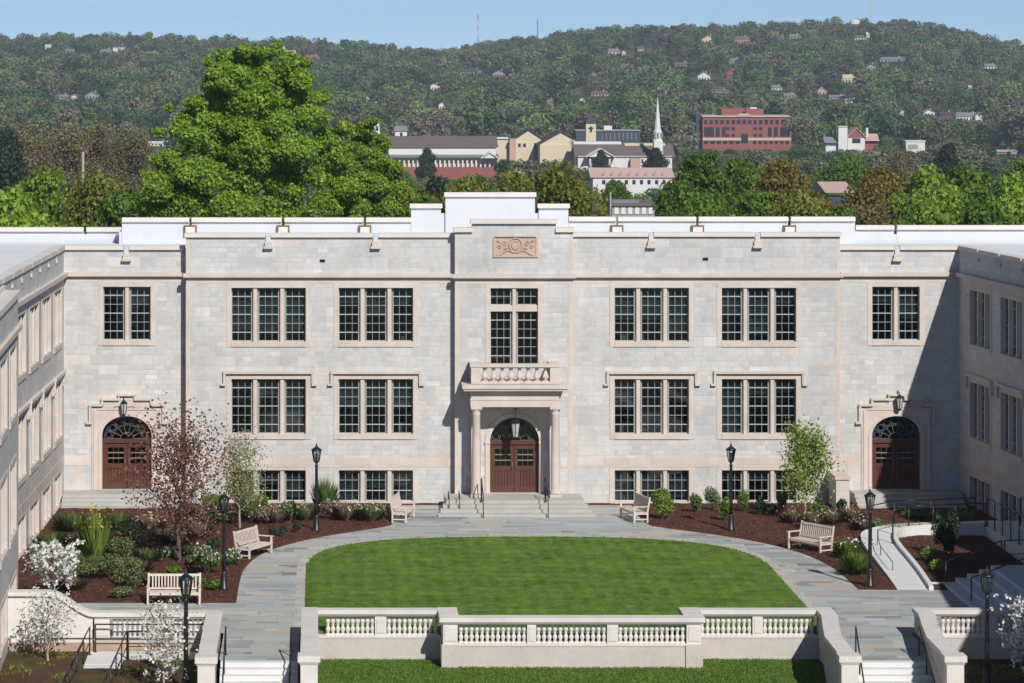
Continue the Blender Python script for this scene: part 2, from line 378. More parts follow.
def window(F, u0, nl, z0, z1, lw=.865, mw=.285, rows=6, cols=3, hood=False, tw=.21, transom=None, drops=None, sill=.22, head=.2):
    W = nl*lw+(nl-1)*mw; u1 = u0+W
    s = MB()
    s.box(u0-tw, u0, -.30, .025, z0-sill, z1+head, F); s.box(u1, u1+tw, -.30, .025, z0-sill, z1+head, F)
    s.box(u0, u1, -.30, .022, z1, z1+head, F)
    s.box(u0-.001, u1+.001, -.30, .05, z0-sill, z0, F)
    for k in range(nl-1):
        a = u0+(k+1)*lw+k*mw; m = mw/2
        s.add([F.p(a, -.28, z) for z in (z0, z1)]+[F.p(a+.07, -.03, z) for z in (z0, z1)]+[F.p(a+mw-.07, -.03, z) for z in (z0, z1)]+[F.p(a+mw, -.28, z) for z in (z0, z1)],
              [(0, 2, 3, 1), (2, 4, 5, 3), (4, 6, 7, 5), (0, 1, 7, 6)])
    if transom: s.box(u0, u1, -.26, -.06, transom-.13, transom+.13, F)
    wn = s.build('window', 'trim', hall)
    if hood:
        h = MB(); a, b = u0-tw-.14, u1+tw+.14; t = z1+head+.16
        h.box(a, b, -.02, .15, t-.13, t, F); h.box(a, a+.11, -.02, .13, t-.55, t-.131, F); h.box(b-.11, b, -.02, .13, t-.55, t-.131, F)
        h.box(a-.12, a+.10, -.02, .14, t-.64, t-.551, F); h.box(b-.10, b+.12, -.02, .14, t-.64, t-.551, F)
        h.build('hood_mould', 'trim', wn)
    g, p, bl, rv = MB(), MB(), MB(), MB()
    segs = [(z0, z1, rows)] if not transom else [(z0, transom-.13, rows), (transom+.13, z1, 2)]
    for k in range(nl):
        a = u0+k*(lw+mw); b = a+lw
        for (c, d, rw) in segs:
            g.box(a, a+.03, -.24, -.19, c, d, F); g.box(b-.03, b, -.24, -.19, c, d, F); g.box(a, b, -.239, -.191, c, c+.04, F); g.box(a, b, -.239, -.191, d-.03, d, F)
            for q in range(1, cols): x = a+lw*q/cols; g.box(x-.007, x+.007, -.228, -.205, c, d, F)
            for q in range(1, rw):
                z = c+(d-c)*q/rw; t = .020 if (rw == 6 and q in (1, 3, 5)) or (rw == 3 and q in (1,)) else .009
                g.box(a, b, -.230, -.203, z-t, z+t, F)
            p.box(a+.01, b-.01, -.222, -.212, c+.01, d-.01, F)
        dr = drops[k % len(drops)] if drops else random.choice((.25, .35, .5, .5, .6, .75, .85))
        zt = z1-(z1-z0)*dr
        nn = max(3, int((z1-zt)/.09))
        for q in range(nn):      # slats of the blind
            za = z1-(q+1)*(z1-zt)/nn; bl.box(a+.02, b-.02, -.40, -.37, za+.006, za+(z1-zt)/nn-.006, F)
    g.build('sash', 'muntin', wn); p.build('pane', 'glass', wn); bl.build('blind', 'blind', wn)
    return (u0-tw+.02, u1+tw-.02, z0-sill+.02, z1+head-.02)

def arch_pts(uc, r, zs, rise, n=20):
    return [(uc-r*math.cos(math.pi*i/n), zs+rise*math.sin(math.pi*i/n)) for i in range(n+1)]
def arch_plate(mb, F, u0, u1, z1, uc, r, zs, rise, zb, d0, d1, n=20):
    A = arch_pts(uc, r, zs, rise, n)
    for d in (d0, d1):
        mb.quad(F.p(u0, d, zb), F.p(uc-r, d, zb), F.p(uc-r, d, zs), F.p(u0, d, zs)); mb.quad(F.p(uc+r, d, zb), F.p(u1, d, zb), F.p(u1, d, zs), F.p(uc+r, d, zs))
        mb.quad(F.p(u0, d, zs), F.p(uc-r, d, zs), F.p(uc-r, d, z1), F.p(u0, d, z1)); mb.quad(F.p(uc+r, d, zs), F.p(u1, d, zs), F.p(u1, d, z1), F.p(uc+r, d, z1))
        for i in range(n):
            (a, b), (c, e) = A[i], A[i+1]; mb.quad(F.p(a, d, b), F.p(c, d, e), F.p(c, d, z1), F.p(a, d, z1))
    for i in range(n): (a, b), (c, e) = A[i], A[i+1]; mb.quad(F.p(a, d0, b), F.p(c, d0, e), F.p(c, d1, e), F.p(a, d1, b))
    for x in (uc-r, uc+r): mb.quad(F.p(x, d0, zb), F.p(x, d0, zs), F.p(x, d1, zs), F.p(x, d1, zb))
    for x in (u0, u1): mb.quad(F.p(x, d0, zb), F.p(x, d0, z1), F.p(x, d1, z1), F.p(x, d1, zb))
    mb.quad(F.p(u0, d0, z1), F.p(u1, d0, z1), F.p(u1, d1, z1), F.p(u0, d1, z1))

def ring(mb, F, uc, zs, r0, r1, rise0, rise1, d0, d1, n=20):
    A, B = arch_pts(uc, r0, zs, rise0, n), arch_pts(uc, r1, zs, rise1, n)
    for i in range(n):
        for d in (d0, d1): mb.quad(F.p(A[i][0], d, A[i][1]), F.p(A[i+1][0], d, A[i+1][1]), F.p(B[i+1][0], d, B[i+1][1]), F.p(B[i][0], d, B[i][1]))
        mb.quad(F.p(A[i][0], d0, A[i][1]), F.p(A[i+1][0], d0, A[i+1][1]), F.p(A[i+1][0], d1, A[i+1][1]), F.p(A[i][0], d1, A[i][1]))
        mb.quad(F.p(B[i][0], d0, B[i][1]), F.p(B[i+1][0], d0, B[i+1][1]), F.p(B[i+1][0], d1, B[i+1][1]), F.p(B[i][0], d1, B[i][1]))

def door(F, uc, r, zb, zs, rise, ztr, dd=-.42):
    """double door under a fanlight; ztr = top of the leaves"""
    s = MB()
    s.box(uc-r, uc-r+.10, dd-.08, dd+.06, zb, ztr, F); s.box(uc+r-.10, uc+r, dd-.08, dd+.06, zb, ztr, F)
    s.box(uc-r, uc+r, dd-.09, dd+.09, ztr, ztr+.17, F)
    dr = s.build('door', 'wood', hall)
    for sg in (-1, 1):
        a, b = (uc-r+.10, uc-.012) if sg < 0 else (uc+.012, uc+r-.10)
        lf = MB(); m = .13; zp = zb+(ztr-zb)*.50
        lf.box(a, a+m, dd-.05, dd+.02, zb+.01, ztr-.01, F); lf.box(b-m, b, dd-.05, dd+.02, zb+.01, ztr-.01, F)
        lf.box(a+m, b-m, dd-.049, dd+.019, zb+.01, zb+.27, F); lf.box(a+m, b-m, dd-.049, dd+.019, ztr-.2, ztr-.01, F); lf.box(a+m, b-m, dd-.049, dd+.019, zp-.1, zp+.1, F)
        nb = 5
        for q in range(nb):
            x0 = a+m+(b-a-2*m)*q/nb; x1 = a+m+(b-a-2*m)*(q+1)/nb; lf.box(x0+.008, x1-.008, dd-.04, dd-.012, zb+.27, zp-.1, F)
        z0, z1 = zp+.1, ztr-.2
        for q in range(1, 3): x = a+m+(b-a-2*m)*q/3; lf.box(x-.013, x+.013, dd-.035, dd+.01, z0, z1, F)
        lf.build('door_leaf', 'wood', dr)
        gb = MB()
        for q in range(1, 3): z = z0+(z1-z0)*q/3; gb.box(a+m, b-m, dd-.036, dd+.014, z-.02, z+.02, F)
        gb.build('glazing_bar', 'bar', dr)
        p = MB(); p.box(a+m-.01, b-m+.01, dd-.03, dd-.022, z0-.01, z1+.01, F); p.build('pane', 'glass', dr)
        h = MB(); x = uc+sg*.09; h.tube(F.p(x, dd+.08, zb+.95), F.p(x, dd+.08, zb+1.3), .017); h.tube(F.p(x, dd, zb+.97), F.p(x, dd+.08, zb+.97), .012); h.tube(F.p(x, dd, zb+1.28), F.p(x, dd+.08, zb+1.28), .012)
        h.build('handle', 'iron', dr)
    # fanlight with scrolled ironwork
    zf = ztr+.17
    f = MB(); A = arch_pts(uc, r-.03, zs, rise-.03, 24)
    poly = [(uc-r+.03, zf)]+A+[(uc+r-.03, zf)]
    f.extr(poly, F, dd-.03, dd-.02); f.build('fanlight_pane', 'glass', dr)
    q = MB(); n = 7; c0 = (uc, zf)
    hh = zs+rise-zf
    def E(k, w): return (uc+(r-.05)*k*math.cos(w), zf+(hh-.05)*k*math.sin(w))
    def line(pts, rr=.014): q.path([F.p(u, dd+.01, z) for u, z in pts], rr, 5)
    for i in range(n+1):
        w_ = math.pi*i/n; line([E(.28, w_), E(.97, w_)])
    for k in (.28, .62, .97): line([E(k, math.pi*i/18) for i in range(19)])
    for i in range(n):
        w_ = math.pi*(i+.5)/n; c = E(.80, w_); rr = .13
        line([(c[0]+rr*math.cos(t), c[1]+rr*math.sin(t)) for t in [2*math.pi*j/10 for j in range(11)]], .012)
    q.build('fanlight_ironwork', 'iron', dr)
    return dr

# --- main front: window openings
HM, HC, HS, HR, HL = [], [], [], [], []
zU0, zU1 = 6.93, 9.22; zM0, zM1 = 3.0, 5.34; zB0, zB1 = .13, 1.46
i = 0
for px in (231.4, 338.7, 614.6, 721.8):
    u = ux(px, YM)
    HM.append(window(FM, u, 3, zU0, zU1, drops=[[.8, .85, .8], [.3, .55, .35], [.6, .6, .85], [.5, .9, .3]][i]))
    HM.append(window(FM, u, 3, zM0, zM1, hood=True, drops=[[.2, .3, .85], [.5, .5, .5], [.5, .1, .15], [.9, .3, .25]][i]))
    HM.append(window(FM, u, 3, zB0, zB1, rows=3, sill=.12, head=.13, drops=[[.7, .5, .9], [.95, .6, .5], [.95, .9, .9], [.3, .3, .4]][i])); i += 1
HC.append(window(FC, ux(490.4, YC), 2, 5.98, 9.24, lw=.875, mw=.27, rows=6, transom=8.38, drops=[.15, .12], sill=.1))
HS.append(window(FS, ux(103.3, YS), 2, zU0, zU1, lw=.87, drops=[.25, .35])); HS.append(window(FS, ux(872.3, YS), 2, zU0, zU1, lw=.87, drops=[.3, .6]))
for k in range(9):
    if k < 6: 
        HR.append(window(FR, 1.75+4.58*k, 3, zU0, zU1, lw=.84, mw=.26, drops=[.3, .5, .2])); HR.append(window(FR, 1.75+4.58*k, 3, zM0, zM1, lw=.84, mw=.26, hood=True, drops=[.4, .2, .6])); HR.append(window(FR, 1.75+4.58*k, 3, zB0-.25, zB1-.1, lw=.84, mw=.26, rows=3, sill=.12, head=.13))
    if k < 6: 
        HL.append(window(FL, .95+4.45*k, 3, zU0, zU1, lw=.86, mw=.27)); HL.append(window(FL, .95+4.45*k, 3, zM0, zM1, lw=.86, mw=.27, hood=True)); HL.append(window(FL, .95+4.45*k, 3, zB0, zB1, lw=.86, mw=.27, rows=3, sill=.12, head=.13))
uML, uMR = ux(186, YM), ux(840, YM); uCL, uCR = ux(455, YC), ux(573, YC)
# door geometry
dL = (ux(126.8, YS), 1.055); dR = (ux(896.3, YS), 1.045); dC = (ux(514.5, YC), 1.04)
zD = .54
HS += [(dL[0]-1.2, dL[0]+1.2, zD, 3.9), (dR[0]-1.2, dR[0]+1.2, zD, 3.9)]
HC.append((dC[0]-1.2, dC[0]+1.2, zD, 4.02))
ZT, ZTS = 11.42, 10.86
b = MB(); wall_panel(b, FM, uML, uCL+.15, -.6, ZT, [h for h in HM if h[1] < 6], ends=(1.2, .4)); b.build('wall', 'stone', hall)
b = MB(); wall_panel(b, FM, uCR-.15, uMR, -.6, ZT, [h for h in HM if h[0] > 10], ends=(.4, 1.2)); b.build('wall', 'stone', hall)
b = MB(); wall_panel(b, FS, CL[0], uML+.1, -.6, ZTS, [h for h in HS if h[1] < 0]); b.build('wall', 'stone', hall)
b = MB(); wall_panel(b, FS, uMR-.1, CR[0], -.6, ZTS, [h for h in HS if h[0] > 10]); b.build('wall', 'stone', hall)
b = MB(); wall_panel(b, FC, uCL, uCR, -.6, 11.72, HC, ends=(.9, .9))
us0, us1 = ux(472, YC), ux(556, YC)
b.box(us0, us1, -.35, -.002, 11.72, 12.02, FC); b.build('wall', 'stone', hall)
LW = 28.2
b = MB(); wall_panel(b, FR, 0, LW, -.8, ZTS, HR); b.build('wall', 'stone', hall)
b = MB(); wall_panel(b, FL, 0, LW, -1.5, ZTS, HL); b.build('wall', 'stone', hall)
# blocks that stand forward of each wing nearer the viewer
bl = MB(); Bx = Fr((-10.36, 112.9), (.026, -1), (1, .026)); bxr = Fr((27.6, 112.6), (-.088, -1), (-1, .088))
hl = []
for k in range(4):
    hl += [window(Bx, 1.2+4.5*k, 3, zU0, zU1, lw=.86, mw=.27), window(Bx, 1.2+4.5*k, 3, zM0, zM1, lw=.86, mw=.27), window(Bx, 1.2+4.5*k, 3, zB0, zB1, lw=.86, mw=.27, rows=3, sill=.12, head=.13)]
wall_panel(bl, Bx, 0, 30, -4, ZTS, hl, ends=(2.5, 2.5)); bl.build('wall', 'stone', hall); bl = MB(); wall_panel(bl, bxr, 0, 30, -4, ZTS, [], ends=(3.5, 3.5)); bl.build('wall', 'stone', hall)
# back and far walls, roofs, rooms coloured near-black to look dim
b = MB(); b.box(-9.3, 25.1, 154.55, 154.9, -4, 10.2); b.box(-60, -9.3, 155.9, 156.2, -4, 10.2); b.box(25.1, 80, 155.9, 156.2, -4, 10.2); b.build('rear_wall', 'stone', hall)
b = MB(); b.box(-60, -58, 60, 156, -4, 10.2); b.box(78, 80, 60, 156, -4, 10.2); b.box(-59, -12, 82, 82.4, -4, 10.2); b.box(30, 79, 82, 82.4, -4, 10.2); b.build('side_wall', 'stone', hall)
b = MB(); b.box(uML+.2, uMR-.2, YM+.35, 154.55, 10.2, 10.35); b.box(-9.3, uML+.2, YS+.36, 154.55, 10.2, 10.349); b.box(uMR-.2, 25.1, YS+.36, 154.55, 10.2, 10.349); b.build('roof', 'roof', hall)
b = MB()
b.prism([(-58, 82.3), (-13.0, 82.3), (-12.9, 112), FL.p(28.2, -.36, 0)[:2], FL.p(0, -.36, 0)[:2], (-9.3, YS+.36), (-9.3, 155.9), (-58, 155.9)], 10.15, 10.3)
b.prism([(78, 82.3), (78, 155.9), (25.1, 155.9), (25.1, YS+.36), FR.p(0, -.36, 0)[:2], FR.p(28, -.36, 0)[:2], (31, 82.3)], 10.15, 10.3)
b.prism([(-13.0, 83), (-10.4, 83), (-10.85, 112.5), (-12.8, 112.5)], 10.1, 10.25); b.prism([(28.0, 112.2), (25.5, 83.2), (32, 83), (30.5, 112.2)], 10.1, 10.25)
b.build('roof', 'roof', hall)
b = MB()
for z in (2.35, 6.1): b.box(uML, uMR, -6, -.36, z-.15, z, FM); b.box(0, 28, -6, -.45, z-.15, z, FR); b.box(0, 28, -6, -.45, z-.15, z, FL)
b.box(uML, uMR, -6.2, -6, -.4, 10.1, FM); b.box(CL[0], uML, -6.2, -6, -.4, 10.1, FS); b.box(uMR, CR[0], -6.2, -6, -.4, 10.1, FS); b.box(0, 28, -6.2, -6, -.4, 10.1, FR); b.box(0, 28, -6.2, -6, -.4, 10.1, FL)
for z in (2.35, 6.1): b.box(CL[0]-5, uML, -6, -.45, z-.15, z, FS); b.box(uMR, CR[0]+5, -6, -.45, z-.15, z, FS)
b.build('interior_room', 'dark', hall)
# rear parapet: white inside face, pinkish coping broken by small slots with scupper blocks
def Xr(px, Y=154.55): return (px-VX)*Y/FOC
wh, cp, sk, skl = MB(), MB(), MB(), MB()
def rear(pa, pb, ytop, Y=154.55, gapl=False, gapr=False):
    zt = uz(ytop, Y); a, c = Xr(pa, Y), Xr(pb, Y)
    wh.box(a, c, Y, Y+.3, 10.2, zt-.2); cp.box(a-(0 if gapl else .06), c+(0 if gapr else .06), Y-.13, Y+.37, zt-.2, zt)
edges = [122, 189.5, 191.8, 282.2, 284.8, 364, 366.5, 411.3]
for a, c in ((122, 189.3), (191.6, 281.8), (284.4, 363.5), (366.2, 411.0)): rear(a, c, 217.6, gapl=True, gapr=True)
for a, c in ((568.6, 615.6), (618, 696), (698.6, 788), (790.8, 855)): rear(a, c, 216.8, gapl=True, gapr=True)
for p in (190.4, 283.1, 364.9, 616.8, 697.3, 789.4):
    x = Xr(p); wh.box(x-.08, x+.08, 154.56, 154.84, 10.2, 11.05); sk.box(x-.30, x+.30, 154.40, 154.545, 10.70, 11.20); skl.box(x-.22, x+.22, 154.33, 154.399, 10.76, 11.12)
rear(411.1, 441, 203.8, Y=154.5); rear(538.8, 568.4, 203.8, Y=154.5); rear(445.5, 535, 192.4, Y=154.45)
wh.box(Xr(441), Xr(445.5), 154.6, 154.8, 10.2, 11.75); wh.box(Xr(535), Xr(539), 154.6, 154.8, 10.2, 11.75)
for a, c in ((-900, -300), (-297, 83.5), (86.5, 121.5)): rear(a, c, 227.3, 156.0, True, True)
for a, c in ((855.5, 894), (897, 1250), (1253, 1900)): rear(a, c, 225.3, 156.0, True, True)
wh.box(Xr(119), Xr(122), 154.6, 156, 10.2, 10.9); wh.box(Xr(855), Xr(858), 154.6, 156, 10.2, 10.9)
for p in (85, 895.5): x = Xr(p, 156); wh.box(x-.1, x+.1, 156.02, 156.2, 10.2, 10.7)
wh.build('parapet', 'white', hall); cp.build('parapet_coping', 'cope', hall); sk.build('scupper_frame', 'r_frame', hall); skl.build('scupper_block', 'cope', hall)
# front copings, string course, band, quoins
c = MB(); t = MB(); bd = MB(); fl = MB()
def slots(F, a, b_, zt, ps, Y):
    xs = [a]
    for p in ps: xs += [ux(p, Y)-.12, ux(p, Y)+.12]
    xs.append(b_)
    for i in range(0, len(xs), 2): c.box(xs[i], xs[i+1], -.42, .12, zt-.14, zt+.04, F)
    for p in ps:
        x = ux(p, Y); fl.box(x-.10, x+.10, -.30, .10, zt-.32, zt+.02, F); t.box(x-.15, x+.15, -.05, .16, zt-.52, zt-.321, F); t.box(x-.2, x+.2, -.05, .2, zt-.62, zt-.521, F)
slots(FM, uML-.06, uCL, ZT+.09, (268.3, 375.6), YM); slots(FM, uCR, uMR+.06, ZT+.12, (651, 757.5), YM)
slots(FS, CL[0]-.3, uML-.08, ZTS+.08, (126.5,), YS); slots(FS, uMR+.08, CR[0]+.3, ZTS+.08, (897,), YS)
for F in (FL, FR):
    n = 9
    for k in range(n):
        a = .05+k*3.13; c.box(a+(.0 if k else 0), a+3.0, -.42, .07, ZTS-.06, ZTS+.12, F)
        fl.box(a+3.01, a+3.12, -.30, .02, ZTS-.24, ZTS+.08, F); t.box(a+2.97, a+3.16, -.05, .07, ZTS-.42, ZTS-.27, F)
for F in (Bx, bxr):
    c.box(-.08, 30, -.45, .08, ZTS-.06, ZTS+.14, F); c.box(-.12, 30, -.55, -.451, ZTS+.0, ZTS+.3, F); t.box(-.1, 30, -.01, .14, 9.66, 9.84, F)
c.box(uCL-.07, us0+.02, -.42, .13, 11.62, 11.81, FC); c.box(us1-.02, uCR+.07, -.42, .13, 11.62, 11.81, FC); c.box(us0-.07, us1+.07, -.42, .14, 11.98, 12.15, FC)
c.build('parapet_coping', 'cope', hall); fl.build('roof_flashing', 'white', hall)
SZ0, SZ1 = 9.67, 9.84
for F, a, b_ in ((FM, uML-.12, uCL-.0), (FM, uCR+.0, uMR+.12), (FC, uCL-.12, uCR+.12), (FS, CL[0], uML-.12), (FS, uMR+.12, CR[0]), (FL, 0.15, 28.2), (FR, .15, 28.2)):
    t.box(a, b_, -.01, .19, SZ0, SZ1, F); t.box(a+.02, b_-.02, -.01, .06, SZ0-.09, SZ0-.001, F)
for F, a, b_ in ((FM, uML, uCL), (FM, uCR, uMR), (FC, uCL, uCR), (FS, CL[0], uML), (FS, uMR, CR[0]), (FL, 0, 28.2), (FR, 0, 28.2)):
    t.box(a+.001, b_-.001, -.01, .008, 9.40, SZ0-.091, F)     # light course under the string
def bandrun(F, a, b_, gaps=()):
    xs = [a]
    for g in gaps: xs += [g[0], g[1]]
    xs.append(b_)
    for i in range(0, len(xs), 2): bd.box(xs[i], xs[i+1], -.01, .014, 1.60, 2.0, F)
bandrun(FM, uML+.16, uCL); bandrun(FM, uCR, uMR-.16); bandrun(FS, CL[0], uML-.01, ((dL[0]-1.56, dL[0]+1.56),)); bandrun(FS, uMR+.01, CR[0], ((dR[0]-1.56, dR[0]+1.56),))
bandrun(FL, 0.02, 28); bandrun(FR, 0.02, 28); bandrun(FC, uCL+.19, uCR-.19, ((ux(463, YC), ux(561, YC)),))
for F, x0, x1, zt in ((FM, uML-.006, uML+.16, 9.39), (FM, uMR-.16, uMR+.006, 9.39), (FC, uCL-.006, uCL+.19, 9.39), (FC, uCR-.19, uCR+.006, 9.39), (FM, uML-.006, uML+.14, 0), (FC, uCL+.4, uCL+.401, 0)):
    if zt: t.box(x0, x1, -.15, .010, -.3, zt, F)
for F, x0, x1, za, zb in ((FM, uML-.006, uML+.14, 9.85, 11.3), (FM, uMR-.14, uMR+.006, 9.85, 11.3), (FC, uCL-.006, uCL+.15, 9.85, 11.5), (FC, uCR-.15, uCR+.006, 9.85, 11.5)): t.box(x0, x1, -.15, .009, za, zb, F)
for cx in (dL[0]-2.05, dL[0]+1.9, dR[0]-1.98, dR[0]+1.98): t.box(cx-.12, cx+.12, -.01, .011, -.2, 1.598, FS)
t.build('string_course', 'trim', hall); bd.build('band_course', 'band', hall)
for x, z in ((ux(322.5, YM), uz(260.5, YM)), (ux(705.5, YM), uz(258.8, YM))):
    b = MB(); b.box(x-.11, x+.11, -.02, .05, z-.05, z+.05, FM); b.box(x-.09, x+.09, .05, .07, z-.005, z+.005, FM); b.build('wall_vent', 'black', hall)
random.seed(5)
for px, w0 in ((231.4, 2), (338.7, 0), (614.6, 1), (721.8, 2)):
    for zz_, dd in ((zU0, 0), (zM0, 1)):
        b = MB(); u = ux(px, YM)
        for q in range(3):
            x = u+random.uniform(.1, 3.1); x += .15; h = random.uniform(.12, .42); wd_ = random.uniform(.12, .35)
            b.box(x, x+wd_, -.95-.1*q, -.8-.1*q, zz_, zz_+h, FM)
        b.build('sill_clutter', ['stuffin', 'w_ochre', 'lampin'][random.randrange(3)], hall)
# carved panel: frame, oval cartouche, scrolling leaves
b = MB(); a0, a1, c0, c1 = ux(495.5, YC), ux(535.5, YC), uz(255.8, YC), uz(237, YC)
b.box(a0, a1, -.01, .03, c0, c1, FC); b.box(a0-.03, a1+.03, -.01, .10, c1, c1+.06, FC); b.box(a0-.10, a0, -.01, .06, c0-.06, c1, FC); b.box(a1, a1+.10, -.01, .06, c0-.06, c1, FC); b.box(a0, a1, -.01, .06, c0-.06, c0, FC)
uc, zc = (a0+a1)/2, (c0+c1)/2
def curl(pts, r): b.path([FC.p(u, .045, z) for u, z in pts], r, 6)
curl([(uc+.27*math.cos(q)*1.0, zc+.05+.30*math.sin(q)) for q in [2*math.pi*i/20 for i in range(21)]], .035)
curl([(uc+.16*math.cos(q), zc+.05+.19*math.sin(q)) for q in [2*math.pi*i/16 for i in range(17)]], .03)
b.extr([(uc+.13*math.cos(q), zc+.05+.15*math.sin(q)) for q in [2*math.pi*i/16 for i in range(16)]], FC, .03, .06)
for sg in (-1, 1):
    curl([(uc+sg*(.1+.7*s_), zc-.28+.10*math.sin(s_*5)) for s_ in [i/12 for i in range(13)]], .03)
    for (cx, cz, rr) in ((.48, .12, .13), (.68, -.02, .10), (.40, -.12, .09), (.72, .22, .07)):
        curl([(uc+sg*(cx+rr*(1-q/12)*math.cos(q*.9)), zc+cz+rr*(1-q/12)*math.sin(q*.9)) for q in range(11)], .022)
b.build('carved_panel', 'carve', hall)

# --- side door surrounds: stepped hood, moulded arch
def side_entrance(uc, r, F, shift=0):
    zs, rise = 2.85, .84; zt = 4.22
    s = MB(); arch_plate(s, F, uc-1.50, uc+1.50, zt-.16, uc, r, zs, rise, zD, -.34, .05)
    ring(s, F, uc, zs, r+.01, r+.14, rise+.01, rise+.14, .05, .09)
    for sg in (-1, 1):
        a, b_ = sorted((uc+sg*(r+.02), uc+sg*(r+.16))); s.box(a, b_, .05, .09, zD, zs, F)
        a, b_ = sorted((uc+sg*1.30, uc+sg*1.42)); s.box(a, b_, .05, .10, zD, 3.95, F)
        a, b_ = sorted((uc+sg*1.02, uc+sg*1.62)); s.box(a, b_, -.01, .17, zt-.10, zt, F)          # hood, lowest step
        a, b_ = sorted((uc+sg*1.51, uc+sg*1.62)); s.box(a, b_, -.01, .14, zt-.75, zt-.101, F)
        a, b_ = sorted((uc+sg*1.50, uc+sg*1.75)); s.box(a, b_, -.01, .16, zt-.86, zt-.751, F)
        a, b_ = sorted((uc+sg*.32, uc+sg*1.10)); s.box(a, b_, -.01, .18, zt+.15, zt+.25, F)
        a, b_ = sorted((uc+sg*1.0, uc+sg*1.10)); s.box(a, b_, -.01, .16, zt, zt+.149, F)
        a, b_ = sorted((uc+sg*.30, uc+sg*.36)); s.box(a, b_, -.01, .16, zt+.251, zt+.34, F)
    s.box(uc-.38, uc+.38, -.01, .19, zt+.34, zt+.43, F)
    s.box(uc-1.0, uc+1.0, -.01, .06, zt-.158, zt+.149, F); s.box(uc-.35, uc+.35, -.01, .07, zt+.149, zt+.339, F)
    s.box(uc-1.26, uc+1.26, .051, .08, 3.95, 4.03, F)
    s.build('door_surround', 'trim', hall)
    door(F, uc, r, zD, zs, rise, 2.52, -.30)
side_entrance(dL[0], dL[1], FS); side_entrance(dR[0], dR[1], FS)

# --- porch
pz0 = zD
s = MB(); arch_plate(s, FC, dC[0]-1.25, dC[0]+1.25, 4.06, dC[0], dC[1], 2.72, 1.03, zD, -.45, .015)
ring(s, FC, dC[0], 2.72, dC[1]+.01, dC[1]+.2, 1.04, 1.23, .015, .06)
for sg in (-1, 1):
    a, b_ = sorted((dC[0]+sg*(dC[1]+.02), dC[0]+sg*(dC[1]+.2))); s.box(a, b_, .015, .06, zD, 2.65, FC); s.box(a-.03, b_+.03, .015, .09, 2.65, 2.75, FC)
s.build('door_surround', 'trim', hall)
door(FC, dC[0], dC[1], zD, 2.72, 1.03, 2.58, -.38)
pc = (6.3+10.0)/2
for x in (ux(476.4, 138.75), ux(555.4, 138.75)):
    b = MB(); b.box(x-.24, x+.24, 138.51, 138.99, zD, zD+.12)
    b.lathe((x, 138.75, zD), [(.23, .12), (.24, .17), (.23, .22), (.195, .26), (.185, .3), (.188, 1.4), (.165, 3.46), (.18, 3.5), (.165, 3.53), (.17, 3.6), (.22, 3.68), (.22, 3.70)], 20)
    b.box(x-.235, x+.235, 138.515, 138.985, zD+3.70, zD+3.80); b.build('porch_column', 'trim', hall)
    b = MB(); b.box(x-.2, x+.2, 139.75, 139.895, zD, zD+3.8); b.box(x-.24, x+.24, 139.72, 139.894, zD+3.66, zD+3.799); b.build('pilaster', 'trim', hall)
b = MB(); x0, x1 = 6.28, 10.02
b.box(x0, x1, 138.54, 139.92, 4.34, 4.62); b.box(x0-.02, x1+.02, 138.52, 139.91, 4.62, 4.68); b.box(x0+.02, x1-.02, 138.56, 139.91, 4.68, 4.95)
b.box(x0-.08, x1+.08, 138.46, 139.905, 4.95, 5.04); b.box(x0-.3, x1+.3, 138.24, 139.91, 5.04, 5.13); b.box(x0-.36, x1+.36, 138.18, 139.92, 5.13, 5.30)
b.box(x0+.1, x1-.1, 138.62, 139.9, 5.30, 5.40)
b.build('entablature', 'trim', hall)
def baluster_double(c, h, r):
    b = MB(); x, y, z = c
    b.box(x-r*.95, x+r*.95, y-r, y+r, z, z+h*.08); b.box(x-r*.95, x+r*.95, y-r, y+r, z+h*.92, z+h)
    b.lathe((x, y, z), [(r*.8, h*.08), (r*.5, h*.13), (r*.88, h*.22), (r, h*.30), (r*.8, h*.39), (r*.45, h*.46), (r*.6, h*.49), (r*.6, h*.51), (r*.45, h*.54), (r*.8, h*.61), (r, h*.70), (r*.88, h*.78), (r*.5, h*.87), (r*.8, h*.92)], 10)
    return b
def baluster_mb(c, h, r):
    b = MB(); x, y, z = c
    b.box(x-r, x+r, y-r, y+r, z, z+h*.08); b.box(x-r, x+r, y-r, y+r, z+h*.92, z+h)
    b.lathe((x, y, z), [(r*.75, h*.08), (r*.5, h*.14), (r*.62, h*.17), (r*.95, h*.28), (r*.98, h*.36), (r*.62, h*.55), (r*.42, h*.68), (r*.4, h*.76), (r*.62, h*.79), (r*.4, h*.82), (r*.6, h*.88), (r*.7, h*.92)], 10)
    return b
b = MB(); x0, x1 = ux(471, 138.6), ux(559.4, 138.6)
for x in (x0, x1-.4): b.box(x, x+.4, 138.45, 138.85, 5.39, 6.02); b.box(x, x+.4, 139.5, 139.9, 5.39, 6.02)
b.box(x0-.04, x1+.04, 138.42, 138.88, 6.02, 6.15); b.box(x0-.04, x0+.42, 138.88, 139.9, 6.02, 6.149); b.box(x1-.42, x1+.04, 138.88, 139.9, 6.02, 6.149)
b.box(x0, x1, 138.46, 138.84, 5.32, 5.39)
bal = b.build('balcony_rail', 'trim', hall)
for k in range(8):
    x = x0+.4+(x1-x0-.8)*(k+.5)/8; baluster_mb((x, 138.65, 5.39), .63, .15).build('baluster', 'trim', bal)
for k in range(3):
    for x in (x0+.2, x1-.2): baluster_mb((x, 138.98+.2*k, 5.39), .63, .1).build('baluster', 'trim', bal)
